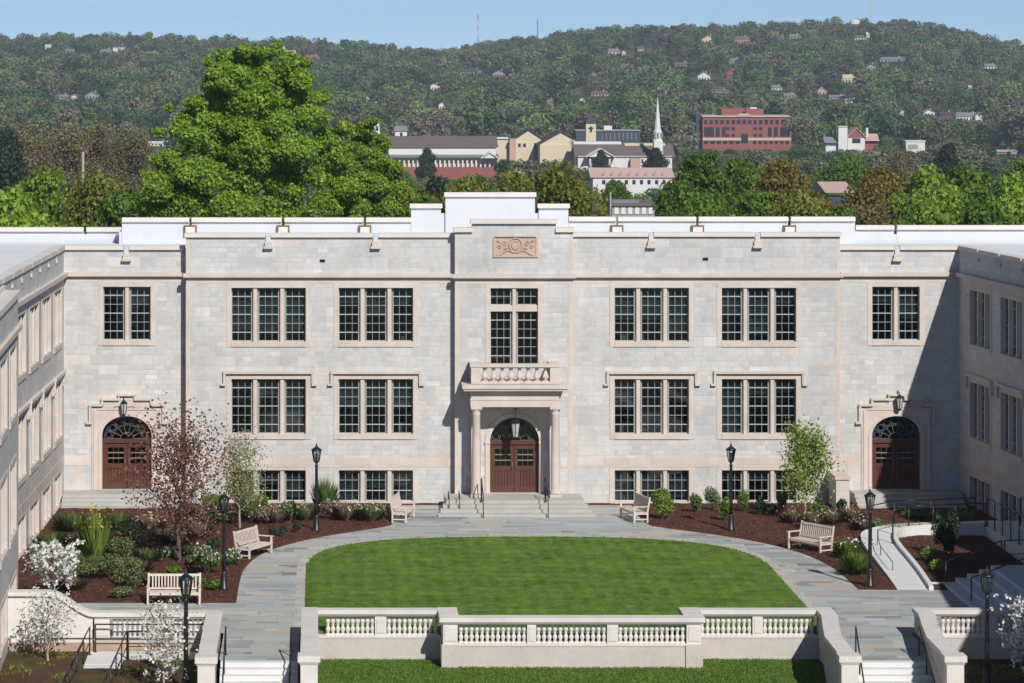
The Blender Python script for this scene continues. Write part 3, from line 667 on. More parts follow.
# --- steps
b = MB()
for k in range(4): b.box(5.2-.12*k, 11.0+.12*k, 137.75-.42*k, 139.9 if k == 0 else 137.75-.42*(k-1), -.3, zD-.01-.135*k)
b.build('front_steps', 'step', hall)
for (xa, xb) in ((CL[0]+.05, uML-.05), (dR[0]-2.0, CR[0]-.1)):
    b = MB()
    b.box(xa if xa < 0 else xa, xb, 139.75, YS+.3, -.3, zD-.01)
    for k in range(1, 4): b.box(xa, xb, 139.75-.36*k, 139.75-.36*(k-1), -.3, zD-.01-.135*k)
    b.build('side_steps', 'step', hall)
b = MB(); a = ux(833.5, 139); b.box(a, a+.56, 138.3, YS-.01, -.3, 1.32); b.box(a-.05, a+.61, 138.25, YS-.011, 1.32, 1.46); b.build('step_cheek_wall', 'band', hall)

# ------------------------------------------------------------------ lanterns on the walls
def wall_lantern(x, Y, z, label, hang=False, s=.85):
    t = empty('wall_lantern', (x, Y, z), label, 'wall lantern')
    b = MB()
    if hang:
        b.tube((x, Y, z+.38*s), (x, Y, z+.8*s), .012); b.tube((x, Y, z+.79*s), (x, Y, z+.83*s), .06)
    else:
        b.tube((x, YS-.02, z+.42), (x, Y, z+.45), .018); b.tube((x, Y, z+.45), (x, Y, z+.36*s), .015)
        b.tube((x-.02, YS-.06, z+.2), (x-.02, YS-.06, z+.5), .025)
        for sg in (-1, 1): b.path([(x+sg*.05, YS-.05, z-.05+.02*0), (x+sg*.3, YS-.06, z+.05), (x+sg*.42, YS-.06, z+.02), (x+sg*.46, YS-.06, z-.08)], .014, 5)
    b.build('bracket', 'black', t)
    b = MB(); b.lathe((x, Y, z), [(.19*s, .24*s), (.2*s, .27*s), (.10*s, .36*s), (.03*s, .42*s)], 6, False); b.lathe((x, Y, z), [(.04*s, -.38*s), (.11*s, -.33*s), (.12*s, -.30*s)], 6, False)
    for k in range(6):
        w_ = 2*math.pi*(k+.5)/6; b.tube((x+.115*s*math.cos(w_), Y+.115*s*math.sin(w_), z-.30*s), (x+.18*s*math.cos(w_), Y+.18*s*math.sin(w_), z+.25*s), .013)
    b.build('lantern_frame', 'black', t)
    b = MB(); b.lathe((x, Y, z), [(.105*s, -.29*s), (.165*s, .24*s)], 6, False); b.build('lantern_glass', 'lampin', t)
wall_lantern(ux(124, 140.9), 140.8, uz(408, 140.9), 'black lantern on the wall above the fully sunlit arched side door')
wall_lantern(ux(899, 140.9), 140.8, uz(402.5, 140.9), 'black lantern on the wall above the half shaded arched side door')
wall_lantern(ux(515.6, 139.2), 139.25, uz(429.5, 139.2), 'large lantern hanging inside the central porch before the fanlight', True, 1.08)

# ------------------------------------------------------------------ terrace ground
AX = 8.1
outer = [(11.05, 112), (11.05, 121), (10.9, 123), (10.6, 125.3), (10.0, 127.4), (9.2, 129.1), (8.1, 130.8), (6.8, 132.2), (5.6, 133.5), (5.1, 134.3), (5.05, 139.8)]
def smooth(p, it=2):
    for _ in range(it):
        q = [p[0]]
        for a, b_ in zip(p, p[1:]): q += [(a[0]*.75+b_[0]*.25, a[1]*.75+b_[1]*.25), (a[0]*.25+b_[0]*.75, a[1]*.25+b_[1]*.75)]
        q.append(p[-1]); p = q
    return p
so_ = smooth(outer)
Lo = [(AX-d, y) for d, y in so_]; Ro = [(AX+d, y) for d, y in so_]
pav = [(-10.4, 108.6), (-10.4, 111.9), (-3.2, 114.6)]
pav = [(-8.8, 107.7), (-8.8, 114.7), (AX-11.05, 114.7)]+Lo[1:]+[(3.0, 140.2), (13.2, 140.2)]+Ro[::-1][:-1]+[(AX+11.05, 117.6), (22.3, 117.5), (22.6, 118.6), (26.4, 118.6), (26.4, 108.6), (-3.3, 108.6), (-3.3, 107.7)]
# paving sheet
def sheet(name, poly, z, mat, label=None):
    bm = bmesh.new(); f = bm.faces.new([bm.verts.new((x, y, z)) for x, y in poly]); bmesh.ops.triangulate(bm, faces=[f])
    if sum(f.normal.z for f in bm.faces) < 0: bmesh.ops.reverse_faces(bm, faces=bm.faces)
    me = bpy.data.meshes.new(name); uvl = bm.loops.layers.uv.new('UVMap')
    for f in bm.faces:
        for l in f.loops: l[uvl].uv = (l.vert.co.x, l.vert.co.y)
    bm.to_mesh(me); bm.free(); me.materials.append(M[mat]); o = bpy.data.objects.new(name, me); COL.objects.link(o); o['_o'] = [0, 0, 0]
    return tag(o, kind='structure')
sheet('terrace_paving', pav, 0.0, 'blue')
sheet('stair_walk', [(-3.2, 103.7), (-.7, 103.7), (-.7, 108.6), (-3.2, 108.6)], -.001, 'blue'); sheet('stair_walk', [(16.35, 103.7), (19.25, 103.7), (19.45, 108.6), (16.85, 108.6)], -.001, 'blue')
def arch_lawn(hw, top, n=3.0, yc=121.5):
    P = [(AX-hw, 108.6)]
    for i in range(61):
        w_ = math.pi*i/60; c_, s_ = -math.cos(w_), math.sin(w_)
        P.append((AX+hw*math.copysign(abs(c_)**(2/n), c_), yc+(top-yc)*abs(s_)**(2/n)))
    return P+[(AX+hw, 108.6)]
lawn = arch_lawn(8.68, 130.8); bl_ = arch_lawn(9.0, 131.12)
sheet('paving_border', bl_, .004, 'kerb')
def grid_mesh(name, x0, x1, y0, y1, step, zf, mat, inside=None):
    nx, ny = int((x1-x0)/step)+1, int((y1-y0)/step)+1
    xs, ys = np.linspace(x0, x1, nx), np.linspace(y0, y1, ny); X, Y = np.meshgrid(xs, ys)
    Z = zf(X, Y); me = bpy.data.meshes.new(name)
    idx = np.arange(nx*ny).reshape(ny, nx)
    F_ = np.stack([idx[:-1, :-1], idx[:-1, 1:], idx[1:, 1:], idx[1:, :-1]], -1).reshape(-1, 4)
    if inside is not None:
        cx, cy = (X[:-1, :-1]+X[1:, 1:])/2, (Y[:-1, :-1]+Y[1:, 1:])/2; F_ = F_[inside(cx, cy).reshape(-1)]
    me.vertices.add(nx*ny); me.vertices.foreach_set('co', np.stack([X, Y, Z], -1).reshape(-1).astype(np.float32))
    me.loops.add(len(F_)*4); me.loops.foreach_set('vertex_index', F_.reshape(-1).astype(np.int32))
    me.polygons.add(len(F_)); me.polygons.foreach_set('loop_start', np.arange(0, len(F_)*4, 4, dtype=np.int32)); me.update(calc_edges=True)
    me.polygons.foreach_set('use_smooth', np.ones(len(F_), bool))
    me.materials.append(M[mat]); o = bpy.data.objects.new(name, me); COL.objects.link(o); o['_o'] = [0, 0, 0]; return o
def noise2(X, Y, seed=0, n=10, fmin=.3, fmax=3):
    r = np.random.default_rng(seed); Z = np.zeros_like(X)
    for _ in range(n):
        f = fmin*(fmax/fmin)**r.random(); a = r.random()*6.28; Z += np.sin((X*math.cos(a)+Y*math.sin(a))*f*6.28+r.random()*6.28)*(fmin/f)**.5
    return Z/n**.5
def sdist(X, Y, poly):        # signed distance, negative inside
    P = np.stack([X.ravel(), Y.ravel()], 1); D = np.full(len(P), 1e9); ins = np.zeros(len(P), bool)
    for (a, b_) in zip(poly, poly[1:]+poly[:1]):
        a, b_ = np.array(a), np.array(b_); ab = b_-a; t = np.clip(((P-a)@ab)/max(ab@ab, 1e-9), 0, 1)
        D = np.minimum(D, np.linalg.norm(P-a-t[:, None]*ab, axis=1))
        c = (a[1] > P[:, 1]) != (b_[1] > P[:, 1]); 
        with np.errstate(divide='ignore', invalid='ignore'): xx = (b_[0]-a[0])*(P[:, 1]-a[1])/(b_[1]-a[1])+a[0]
        ins ^= c & (P[:, 0] < xx)
    return (np.where(ins, -D, D)).reshape(X.shape)
# lawn: a domed turf surface, edge fuzz comes from the blades below
tag(grid_mesh('lawn', AX-8.66, AX+8.66, 108.62, 130.8, .12, lambda X, Y: np.minimum(.05, .01+.12*np.clip(-sdist(X, Y, lawn), -.1, 1))+.006*noise2(X, Y, 3, 12, .5, 4), 'lawn', lambda x, y: sdist(x, y, lawn) < -.02), kind='structure')
ramp_poly = [(20.53, 117.5), (20.95, 127), (21.1, 129.5), (21.5, 131.2), (22.6, 132.3), (24.2, 132.6), (27.9, 132.4), (29.2, 118.4), (26.35, 118.4), (26.35, 130.9), (23.6, 131.0), (22.6, 130.2), (22.2, 128.4), (21.65, 117.5)]
def mulchz(X, Y):
    d = np.minimum(sdist(X, Y, pav), sdist(X, Y, ramp_poly)); return np.clip(d*.35, -.05, .07)+np.clip(d, 0, 1)*.03*noise2(X, Y, 5, 14, .3, 2.5)
tag(grid_mesh('planting_bed', -14.5, 29.5, 114.2, 140.9, .16, mulchz, 'mulch'), kind='structure')
# ramp: concrete walk curving round the bed and rising to the landing
b = MB()
inn = [(21.65, 117.5), (21.95, 122), (22.2, 128.4), (22.6, 130.2), (23.6, 131.0), (26.35, 130.9)]
out_ = [(20.53, 117.5), (20.75, 122), (21.05, 129.2), (21.6, 131.4), (23.2, 132.5), (26.6, 132.5)]
inn, out_ = smooth(inn), smooth(out_); n = len(inn)
for k in range(n-1):
    za, zb = .01+.4*(k/(n-1)), .01+.4*((k+1)/(n-1))
    b.quad((*inn[k], za), (*inn[k+1], zb), (*out_[k+1], zb), (*out_[k], za))
    b.quad((*inn[k], za), (*inn[k+1], zb), (*inn[k+1], -.2), (*inn[k], -.2)); b.quad((*out_[k], za), (*out_[k+1], zb), (*out_[k+1], -.2), (*out_[k], -.2))
b.quad((26.35, 130.9, .41), (26.6, 132.5, .41), (28.0, 132.4, .43), (28.0, 130.9, .43))
b.quad((26.35, 130.9, .41), (28.0, 130.9, .43), (29.1, 118.4, .75), (26.35, 118.4, .75)); b.quad((26.35, 130.9, .41), (26.35, 118.4, .75), (26.35, 118.4, -.2), (26.35, 130.9, -.2))
tag(b.build('ramp_path', 'conc'), kind='structure')
b = MB()
for k in range(n-1):
    za, zb = .01+.4*(k/(n-1)), .01+.4*((k+1)/(n-1)); (x, y), (x2, y2) = inn[k], inn[k+1]
    b.add([(x, y, 0), (x+.16, y-.02, 0), (x+.16, y-.02, za+.14), (x, y, za+.14), (x2, y2, 0), (x2+.16, y2-.02, 0), (x2+.16, y2-.02, zb+.14), (x2, y2, zb+.14)], [(0, 1, 2, 3), (4, 7, 6, 5), (3, 2, 6, 7), (0, 3, 7, 4), (1, 5, 6, 2)])
b.box(21.7, 26.3, 118.45, 118.6, -.1, .12)
tag(b.build('ramp_kerb', 'conc'), kind='structure')
# stair up to the wing landing
b = MB()
for k in range(5): b.box(22.35+.42*k, 22.35+.42*(k+1) if k < 4 else 30, 110.2, 118.44, -.3, .15*(k+1)-.012*0)
tag(b.build('wing_stairs', 'conc'), 'broad pale concrete stair rising to the shaded wing beside the ramp', 'stairs')
# lower ground in front
def lowz(X, Y): return -.8-np.clip((104-Y), 0, 40)*.10+.012*noise2(X, Y, 8, 10, .4, 3)
tag(grid_mesh('lower_lawn', -.7, 17.2, 62, 108.3, .3, lowz, 'lawn2'), kind='structure')
M['bedlow'] = lawn_mat('groundcover_bed', (.045, .026, .016), (.10, .06, .03), (.075, .085, .025))
def lowzl(X, Y): return lowz(X, Y)+.36
tag(grid_mesh('lower_planting_bed', -11.3, -3.5, 62, 108.5, .3, lowzl, 'bedlow'), kind='structure')
tag(grid_mesh('lower_planting_bed', 19.0, 34, 62, 108.5, .3, lowz, 'bedlow'), kind='structure')
# front stairs of the terrace
for xa, xb, nm in ((-3.15, -.72, 'pale wide steps going down in front between the flank walls by the magnolia side'), (16.3, 19.2, 'pale wide steps going down in front between the bending flank walls')):
    b = MB()
    for k in range(24): b.box(xa, xb, 103.7-.36*(k+1), 103.7-.36*k+(.001), -.15*(k+1)-2, -.15*k-.004 if k == 0 else -.15*k)
    tag(b.build('terrace_steps', 'conc'), nm, 'steps')

# ------------------------------------------------------------------ balustrades
def bal_thing(loc, label): return empty('balustrade', loc, label, 'balustrade')
BALM = {}
def bal_run(th, P0, P1, items, z0=-.075, zlow=-.85, capw=.52, h=.72, capend=(0, 0), depth=.34, cap=True, lowmat='ret', solid=False):
    P0, P1 = Vector(P0), Vector(P1); d = (P1-P0); Ln = d.length; d.normalize()
    F = Fr((P0.x, P0.y), (d.x, d.y), (d.y, -d.x))            # d>0 = right-hand side of the run
    s = MB(); s.box(0, Ln, -depth/2, depth/2, zlow, z0-.02, F); s.build('base_wall', lowmat, th)
    s = MB(); s.box(0, Ln, -depth/2-.02, depth/2+.02, z0-.02, z0+.05, F); s.build('bottom_rail', 'bal', th)
    if cap:
        s = MB(); s.box(-capend[0], Ln+capend[1], -capw/2, capw/2, z0+h+.04, z0+h+.18, F); s.box(-capend[0]+.05, Ln+capend[1]-.05, -capw/2+.06, capw/2-.06, z0+h-.02, z0+h+.04, F); s.build('cap', 'bal', th)
    for it in items:
        if it[0] == 'pier':
            s = MB(); s.box(it[1], it[2], -depth/2-.0, depth/2+.0, z0+.05, z0+h-.021, F)
            if it[2]-it[1] < .8: s.box(it[1]+.06, it[2]-.06, depth/2, depth/2+.02, z0+.14, z0+h-.12, F)
            s.build('pier', 'bal', th)
        else:
            n = it[3]
            for k in range(n):
                u = it[1]+(it[2]-it[1])*(k+.5)/n; p = F.p(u, 0, z0+.05)
                if h not in BALM: BALM[h] = baluster_double((0, 0, 0), h-.075, .080).build('baluster', 'bal', None, (0, 0, 0)); ob = BALM[h]
                else: ob = BALM[h].copy(); COL.objects.link(ob)
                ob.parent = th; o_ = Vector(th['_o']); ob.location = Vector(p)-o_
    return F
Y0, Yf = 108.45, 106.95
c = bal_thing((8.1, Yf, 0), 'long central run of pale stone balusters standing forward, three panels between piers')
xa, xb = 3.95, 12.30
sc_ = FOC/(Yf-.1)
def cx(px): return (px-VX)/sc_
bal_run(c, (xa, Yf, 0), (xb, Yf, 0), [('pier', 0, .47), ('bal', .5, cx(527)-xa, 13), ('pier', cx(527)-xa, cx(536)-xa), ('bal', cx(536)-xa, cx(607)-xa, 13), ('pier', cx(607)-xa, cx(618)-xa), ('bal', cx(618)-xa, xb-xa-.5, 13), ('pier', xb-xa-.47, xb-xa)], capend=(.12, .12), depth=.40, capw=.6)
for x in (xa-.05, xb-.50): s = MB(); s.box(x, x+.55, Yf-.27, Y0+.1, -.85, -.05); s.box(x+.04, x+.51, Yf+.2, Y0+.1, -.05, .664); s.build('return_wall', 'ret', c)
for x in (xa-.12, xb-.52): s = MB(); s.box(x, x+.64, Yf+.30, Y0+.275, .682, .834); s.build('cap', 'bal', c)
g2 = (375-316)/30.45
c = bal_thing((2, Y0, 0), 'set back run of balusters between central run and the straight stair wall')
bal_run(c, (-.35, Y0, 0), (3.90, Y0, 0), [('bal', .5, 2.12, 10), ('pier', 2.12, 2.5), ('bal', 2.5, 4.2, 10)])
c = bal_thing((14, Y0, 0), 'set back run of balusters between central run and the bending stair wall')
bal_run(c, (12.36, Y0, 0), (16.5, Y0, 0), [('bal', .08, 1.80, 10), ('pier', 1.80, 2.14), ('bal', 2.14, 3.85, 10)])
def flank(pts, label, x0):
    c = empty('stair_flank_wall', (pts[0][0], pts[0][1], 0), label, 'stair wall')
    wv, cv = MB(), MB()
    for (a, b_) in zip(pts, pts[1:]):
        for mb, hw, z0, z1 in ((wv, .19, -3, .69), (cv, .27, .682, .832)):
            mb.add([(a[0]-hw, a[1], z0), (a[0]+hw, a[1], z0), (a[0]+hw, a[1], z1), (a[0]-hw, a[1], z1), (b_[0]-hw, b_[1], z0), (b_[0]+hw, b_[1], z0), (b_[0]+hw, b_[1], z1), (b_[0]-hw, b_[1], z1)],
                   [(0, 1, 2, 3), (4, 7, 6, 5), (0, 4, 5, 1), (1, 5, 6, 2), (2, 6, 7, 3), (3, 7, 4, 0)])
    wv.build('wall', 'ret', c); cv.build('cap', 'bal', c)
    x, y = pts[-1]; e = MB(); e.box(x-.26, x+.26, y-.55, y-.001, -4, .64); e.build('end_pier', 'bal', c)
    e = MB(); e.box(x-.34, x+.34, y-.62, y+.07, .665, .855); e.box(x-.29, x+.29, y-.58, y+.03, .605, .665); e.build('pier_cap', 'bal', c)
flank([(-.37, 108.75), (-.36, 104), (-.36, 100.2)], 'straight stair wall touching the grass side of the far steps, pale coping', 0)
flank([(-3.48, 108.1), (-3.47, 104), (-3.46, 100.0)], 'straight stair wall beside the blossoming magnolia and front lamp post', 0)
flank([(16.52, 108.75), (16.52, 107.2), (16.26, 105.2), (16.02, 103.2), (15.98, 100.2)], 'bending stair wall joining the lower lawn, pale coping', 0)
flank([(19.74, 108.75), (19.72, 107.4), (19.46, 105.4), (19.2, 103.2), (19.16, 100.2)], 'bending stair wall nearest the shaded wing, pale coping', 0)
Y9 = 107.95
c = bal_thing((-6, Y9, 0), 'balustrade behind the metal handrails, sweeping up to a higher solid wall')
bal_run(c, (-7.45, Y9, 0), (-3.3, Y9, 0), [('pier', 0, .55), ('bal', .62, 2.1, 9), ('pier', 2.1, 2.45), ('bal', 2.45, 3.75, 8), ('pier', 3.75, 4.15)], zlow=-.9, h=.72)
# the sweeping solid part
sw = MB(); cpv = MB(); px_, pz_ = [], []
for k in range(25):
    t_ = k/24; x = -7.4-t_*1.5; px_.append(x); pz_.append(.825+.68*(t_*t_*(3-2*t_)))
px_.append(-10.7); pz_.append(1.505)
for k in range(len(px_)-1):
    a, b_, za, zb = px_[k], px_[k+1], pz_[k], pz_[k+1]
    for mb, y0, y1, q0, q1 in ((sw, Y9-.17, Y9+.17, None, -.14), (cpv, Y9-.27, Y9+.27, -.14, 0)):
        A0, B0 = (-.9, -.9) if q0 is None else (za+q0, zb+q0)
        mb.add([(a, y0, A0), (a, y1, A0), (a, y1, za+q1), (a, y0, za+q1), (b_, y0, B0), (b_, y1, B0), (b_, y1, zb+q1), (b_, y0, zb+q1)], [(0, 1, 2, 3), (4, 7, 6, 5), (0, 4, 5, 1), (2, 6, 7, 3), (3, 7, 4, 0)])
sw.build('base_wall', 'bal', c); cpv.build('cap', 'bal', c)
b = MB(); b.box(-10.4, -3.7, Y9-.24, Y9-.171, -.9, -.16); b.build('plinth', 'plinth', c)
c = bal_thing((23, Y0, 0), 'half shaded balustrade behind the lamp post and magnolia near the shaded wing')
bal_run(c, (19.75, Y0, 0), (27.6, Y0, 0), [('bal', .6, 2.1, 9), ('pier', 2.1, 2.45), ('bal', 2.45, 3.95, 9), ('pier', 3.95, 4.3), ('bal', 4.3, 5.8, 9), ('pier', 5.8, 7.85)])

# ------------------------------------------------------------------ lower walk and handrails
b = MB(); b.box(-7.55, -6.35, 105.3, 107.6, -.9, -.42); b.box(-6.35, -3.75, 106.2, 107.6, -.9, -.421)
for k in range(10): b.box(-7.55-.03*k, -6.38-.03*k, 105.3-.6*(k+1), 105.3-.6*k, -3, -.43-.062*k)
tag(b.build('lower_walk', 'conc'), kind='structure')
def handrail(pts, label, posts=None, h=.9, r=.025, mid=True, posth=None):
    t_ = empty('handrail', pts[0], label, 'handrail')
    b = MB(); b.path([(x, y, z+h) for x, y, z in pts], r, 6)
    if mid: b.path([(x, y, z+h*.45) for x, y, z in pts], r*.7, 5)
    b.build('rail', 'black', t_)
    for k, (x, y, z) in enumerate(posts or pts):
        b = MB(); b.tube((x, y, z-.05), (x, y, z+h), r*1.05, r*1.05, 6); b.lathe((x, y, z-.02), [(.07, 0), (.07, .03)], 8); b.build('post', 'black', t_)
    return t_
def lerp3(a, b_, n): return [tuple(a[i]+(b_[i]-a[i])*k/(n-1) for i in range(3)) for k in range(n)]
handrail([(-3.75, 107.5, -.42), (-7.35, 107.5, -.42)], 'black rail running level along the foot of the sweeping wall')
handrail(lerp3((-7.5, 107.0, -.42), (-8.0, 99.5, -1.2), 6), 'black sloping rail on the outer edge of the lower walk')
handrail(lerp3((-6.25, 106.3, -.42), (-6.7, 99.5, -1.2), 6), 'black sloping rail between the lower walk and the lamp post')
handrail([(-6.2, 106.2, -.42), (-4.6, 106.2, -.42)], 'short black level rail beside the blossoming magnolia')
handrail(lerp3((-3.02, 104.6, 0), (-3.02, 99.5, -1.7), 4), 'black stair rail against the wall beside the magnolia', mid=False)
handrail(lerp3((-.95, 104.4, 0), (-.98, 99.3, -1.7), 4), 'black stair rail against the wall touching the lower grass', mid=False)
handrail(lerp3((16.95, 104.6, 0), (16.5, 99.5, -1.7), 4), 'black stair rail hugging the bending wall by the lower lawn', mid=False)
handrail(lerp3((18.95, 104.6, 0), (18.75, 99.5, -1.7), 4), 'black stair rail in the shade of the bending wall', mid=False)
for x, lb in ((ux(482.5, 137), 'dark entrance step rail below the porch column nearest the maroon tree'), (ux(547, 137), 'dark entrance step rail below the porch column facing the shaded wing')):
    handrail([(x, 138.2, zD), (x, 137.7, zD), (x, 136.3, 0.0)], lb, h=.85, mid=False, r=.022)
for xa_, lb in ((ux(449, 137.4), 'dark low bar on posts at the outer end of the front steps'), (ux(459, 138), 'dark low bar on posts on the front steps beside the outermost one')): handrail([(xa_, 138.1, zD*.5), (xa_, 137.2, 0.1)], lb, h=.6, mid=False, r=.02)  # two low dark bars on posts at one end of the steps
handrail([(22.4, 118.3, .0), (24.4, 118.3, .75)], 'thin dark rail along the far edge of the wing stair', mid=False)
handrail([(22.5, 114.2, .05), (24.4, 114.2, .75)], 'thin dark rail down the middle of the wing stair', mid=False)
handrail([(24.5, 118.3, .75), (25.4, 118.5, .75), (26.3, 118.7, .75)], 'dark rail joining the wing stair to the landing')
handrail([(22.15, 127.8, .2), (22.5, 129.9, .25), (23.3, 130.8, .3), (24.3, 131.0, .34), (25.3, 130.95, .38), (26.35, 130.9, .42)], 'curving dark rail following the inner edge of the ramp', mid=False)
handrail([(21.45, 128.6, .2), (21.7, 131.2, .25), (23.0, 132.4, .3), (24.5, 132.6, .35), (26.3, 132.6, .4)], 'curving dark rail following the outer edge of the ramp', mid=False)
handrail(lerp3((26.4, 130.8, .41), (26.4, 118.8, .74), 9), 'tall dark rail with many posts on the shaded ramp wall', h=1.15)
handrail(lerp3((27.75, 130.9, .41), (28.45, 118.8, .74), 8), 'dark rail close to the base of the shaded wing', h=1.15)
handrail([(21.05, 121.5, .05), (21.2, 125, .1), (21.5, 127.5, .15)], 'low dark loop rail lying along the ramp middle', h=.35, mid=False, r=.016)

# ------------------------------------------------------------------ lamp posts
def lamp_post():
    t_ = empty('lamp_post', (0, 0, 0), 'x', 'lamp post', 'black lamp posts around the terrace')
    b = MB(); b.lathe((0, 0, 0), [(.17, 0), (.17, .08), (.13, .12), (.12, .5), (.10, .56), (.10, .62), (.08, .68)], 12); b.build('base', 'black', t_)
    b = MB(); b.lathe((0, 0, 0), [(.075, .62), (.07, 1.2), (.055, 2.6), (.075, 2.64), (.05, 2.68), (.05, 2.74)], 12); b.build('pole', 'black', t_)
    b = MB(); z = 2.74
    b.lathe((0, 0, z), [(.05, 0), (.10, .03), (.115, .06), (.115, .08)], 8, False)
    for k in range(8):
        w_ = 2*math.pi*(k+.5)/8; c_, s_ = math.cos(w_), math.sin(w_); b.tube((.115*c_, .115*s_, z+.07), (.185*c_, .185*s_, z+.5), .013, .013, 4)
    b.lathe((0, 0, z), [(.20, .49), (.215, .52), (.20, .55), (.13, .60), (.05, .66), (.035, .69), (.04, .72), (.012, .76), (.008, .84)], 12)
    ln = b.build('lantern', 'black', t_)
    b = MB(); b.lathe((0, 0, z), [(.105, .08), (.172, .49)], 8, False); b.build('lantern_glass', 'lglass', ln)
    b = MB(); b.lathe((0, 0, z), [(.03, .08), (.055, .14), (.055, .34), (.03, .4)], 8); b.build('lamp_bulb', 'lampin', ln)
    return t_
lp = lamp_post(); first = True
def place(proto_used, proto, loc, rz=0, label=None, scale=None):
    o = proto if not proto_used[0] else copy_tree(proto)
    proto_used[0] = True
    o.location = loc; o.rotation_euler = (0, 0, rz)
    if scale is not None: o.scale = scale
    if label: o['label'] = label
    return o
lu = [False]
for (px, py, z, sc1, lb) in ((316.5, 531.5, 0.04, 1, 'black lamp post in the mulch bed beside the basement windows and feathery shrub'), (224, 590, .04, 1, 'black lamp post beside the white flowering clumps and slatted bench'),
    (731, 531, .04, 1, 'black lamp post in the mulch bed near the leafy green young tree'), (870, 587, .04, 1, 'black lamp post between the curving ramp and the path'),
    (186, 683+14, -.8, 1.12, 'black lamp post in front of the sweeping balustrade beside a magnolia'), (987, 683+8, -.8, 1.1, 'black lamp post in front of the half shaded balustrade')):
    place(lu, lp, gp(px, py, z), random.random(), lb, (sc1,)*3)

# ------------------------------------------------------------------ benches
def bench_proto():
    t_ = empty('park_bench', (0, 0, 0), 'x', 'bench', 'pinkish teak slatted benches round the terrace')
    Wd = 1.78; hw = Wd/2
    b = MB()
    for k in range(5): b.box(-hw, hw, -.28+.115*k, -.28+.115*k+.095, .41, .435)
    b.box(-hw, hw, -.30, -.27, .34, .409); b.box(-hw, hw, .22, .25, .34, .409); b.build('seat', 'teak', t_)
    b = MB(); F = Fr((0, .27), (1, 0), (0, -1))
    def lean(z): return .25+(z-.43)*.18
    b.add([(-hw-.03, lean(.93), .93), (hw+.03, lean(.93), .93), (hw+.03, lean(.93)+.04, .93), (-hw-.03, lean(.93)+.04, .93), (-hw-.03, lean(1.0), 1.01), (hw+.03, lean(1.0), 1.01), (hw+.03, lean(1.0)+.04, 1.01), (-hw-.03, lean(1.0)+.04, 1.01)], [(0, 3, 2, 1), (4, 5, 6, 7), (0, 1, 5, 4), (1, 2, 6, 5), (2, 3, 7, 6), (3, 0, 4, 7)])
    b.box(-hw, hw, .26, .30, .47, .53)
    n = 15
    for k in range(n):
        x = -hw+.06+(Wd-.12)*(k+.5)/n; a0, a1 = lean(.53)+.01, lean(.93)+.01
        b.add([(x-.024, a0, .53), (x+.024, a0, .53), (x+.024, a0+.02, .53), (x-.024, a0+.02, .53), (x-.024, a1, .93), (x+.024, a1, .93), (x+.024, a1+.02, .93), (x-.024, a1+.02, .93)], [(0, 3, 2, 1), (4, 5, 6, 7), (0, 1, 5, 4), (1, 2, 6, 5), (2, 3, 7, 6), (3, 0, 4, 7)])
    b.build('backrest', 'teak', t_)
    for sx in (-1, 1):
        x = sx*hw; a, c_ = sorted((x, x+sx*.065))
        b = MB(); b.box(a, c_, -.31, -.245, 0, .64); b.build('leg', 'teak', t_)
        b = MB(); b.box(a, c_, .25, .315, 0, .45); b.add([(a, .25, .45), (c_, .25, .45), (c_, .315, .45), (a, .315, .45), (a, .36, 1.04), (c_, .36, 1.04), (c_, .415, 1.04), (a, .415, 1.04)], [(0, 3, 2, 1), (4, 5, 6, 7), (0, 1, 5, 4), (1, 2, 6, 5), (2, 3, 7, 6), (3, 0, 4, 7)]); b.build('leg', 'teak', t_)
        b = MB(); b.box(a-.01, c_+.01, -.36, .32, .64, .675); b.build('armrest', 'teak', t_)
        b = MB(); b.box(a+.01, c_-.01, -.245, .25, .12, .165); b.box(a+.01, c_-.01, -.245, .25, .34, .40); b.build('side_rail', 'teak', t_)
    return t_
bp_ = bench_proto(); bu = [False]
def bench(px, py, rz, lb, s=1.0): place(bu, bp_, gp(px, py, .012), rz, lb, (s,)*3)
bench(174, 603.5, 0, 'long slatted bench facing the viewer behind the balustrade and magnolia', .97)
bench(254, 556, R(64), 'slatted bench turned towards the lawn beside the curve of the path near the white flowers')
bench(403.5, 520, R(78), 'slatted bench seen end on between mulch bed and porch, by the basement windows')
bench(634, 520, R(-78), 'slatted bench seen end on beside the round green bush')
bench(810, 551, R(-58), 'slatted bench turned towards the lawn below the leafy young tree')

# ------------------------------------------------------------------ terrain beyond
ridge_px = [-900, -300, 0, 60, 130, 200, 330, 400, 460, 500, 540, 600, 700, 760, 800, 870, 915, 960, 1000, 1040, 1200, 1700]
ridge_py = [54, 50, 50, 50, 48, 50, 54, 61, 62, 55, 50, 42, 39, 39, 34, 31, 34, 41, 52, 62, 77, 72]
YR = 2800.0
def terrain(X, Y):
    X = np.asarray(X, float); Y = np.asarray(Y, float)
    px = VX+FOC*X/np.maximum(Y, 200.0)
    zr = CAMH-(np.interp(px, ridge_px, ridge_py)+5.5-VY)*YR/FOC
    base = -17.5
    s = np.clip((Y-1420)/(YR-1420), 0, 1); s = s*s*(3-2*s)*.55+s*.45
    z = base+(zr-base)*s
    z = z+np.clip((Y-1500)/300, 0, 1)*np.clip((YR+100-Y)/300, 0, 1)*4.5*noise2(X, Y, 21, 14, .0012, .006)
    z = np.where(Y > YR, z-(Y-YR)*.04, z)
    near = -5.0; t = np.clip((Y-170)/480, 0, 1); t = t*t*(3-2*t)
    z = np.where(Y < 700, near+(base-near)*t, z)
    z = np.where(Y < 160, -5.0, z)
    return z
ys = np.concatenate([np.linspace(-600, 160, 12), np.linspace(175, 700, 40), np.linspace(715, 1400, 40), np.linspace(1415, 3100, 110), np.linspace(3200, 4200, 8)])
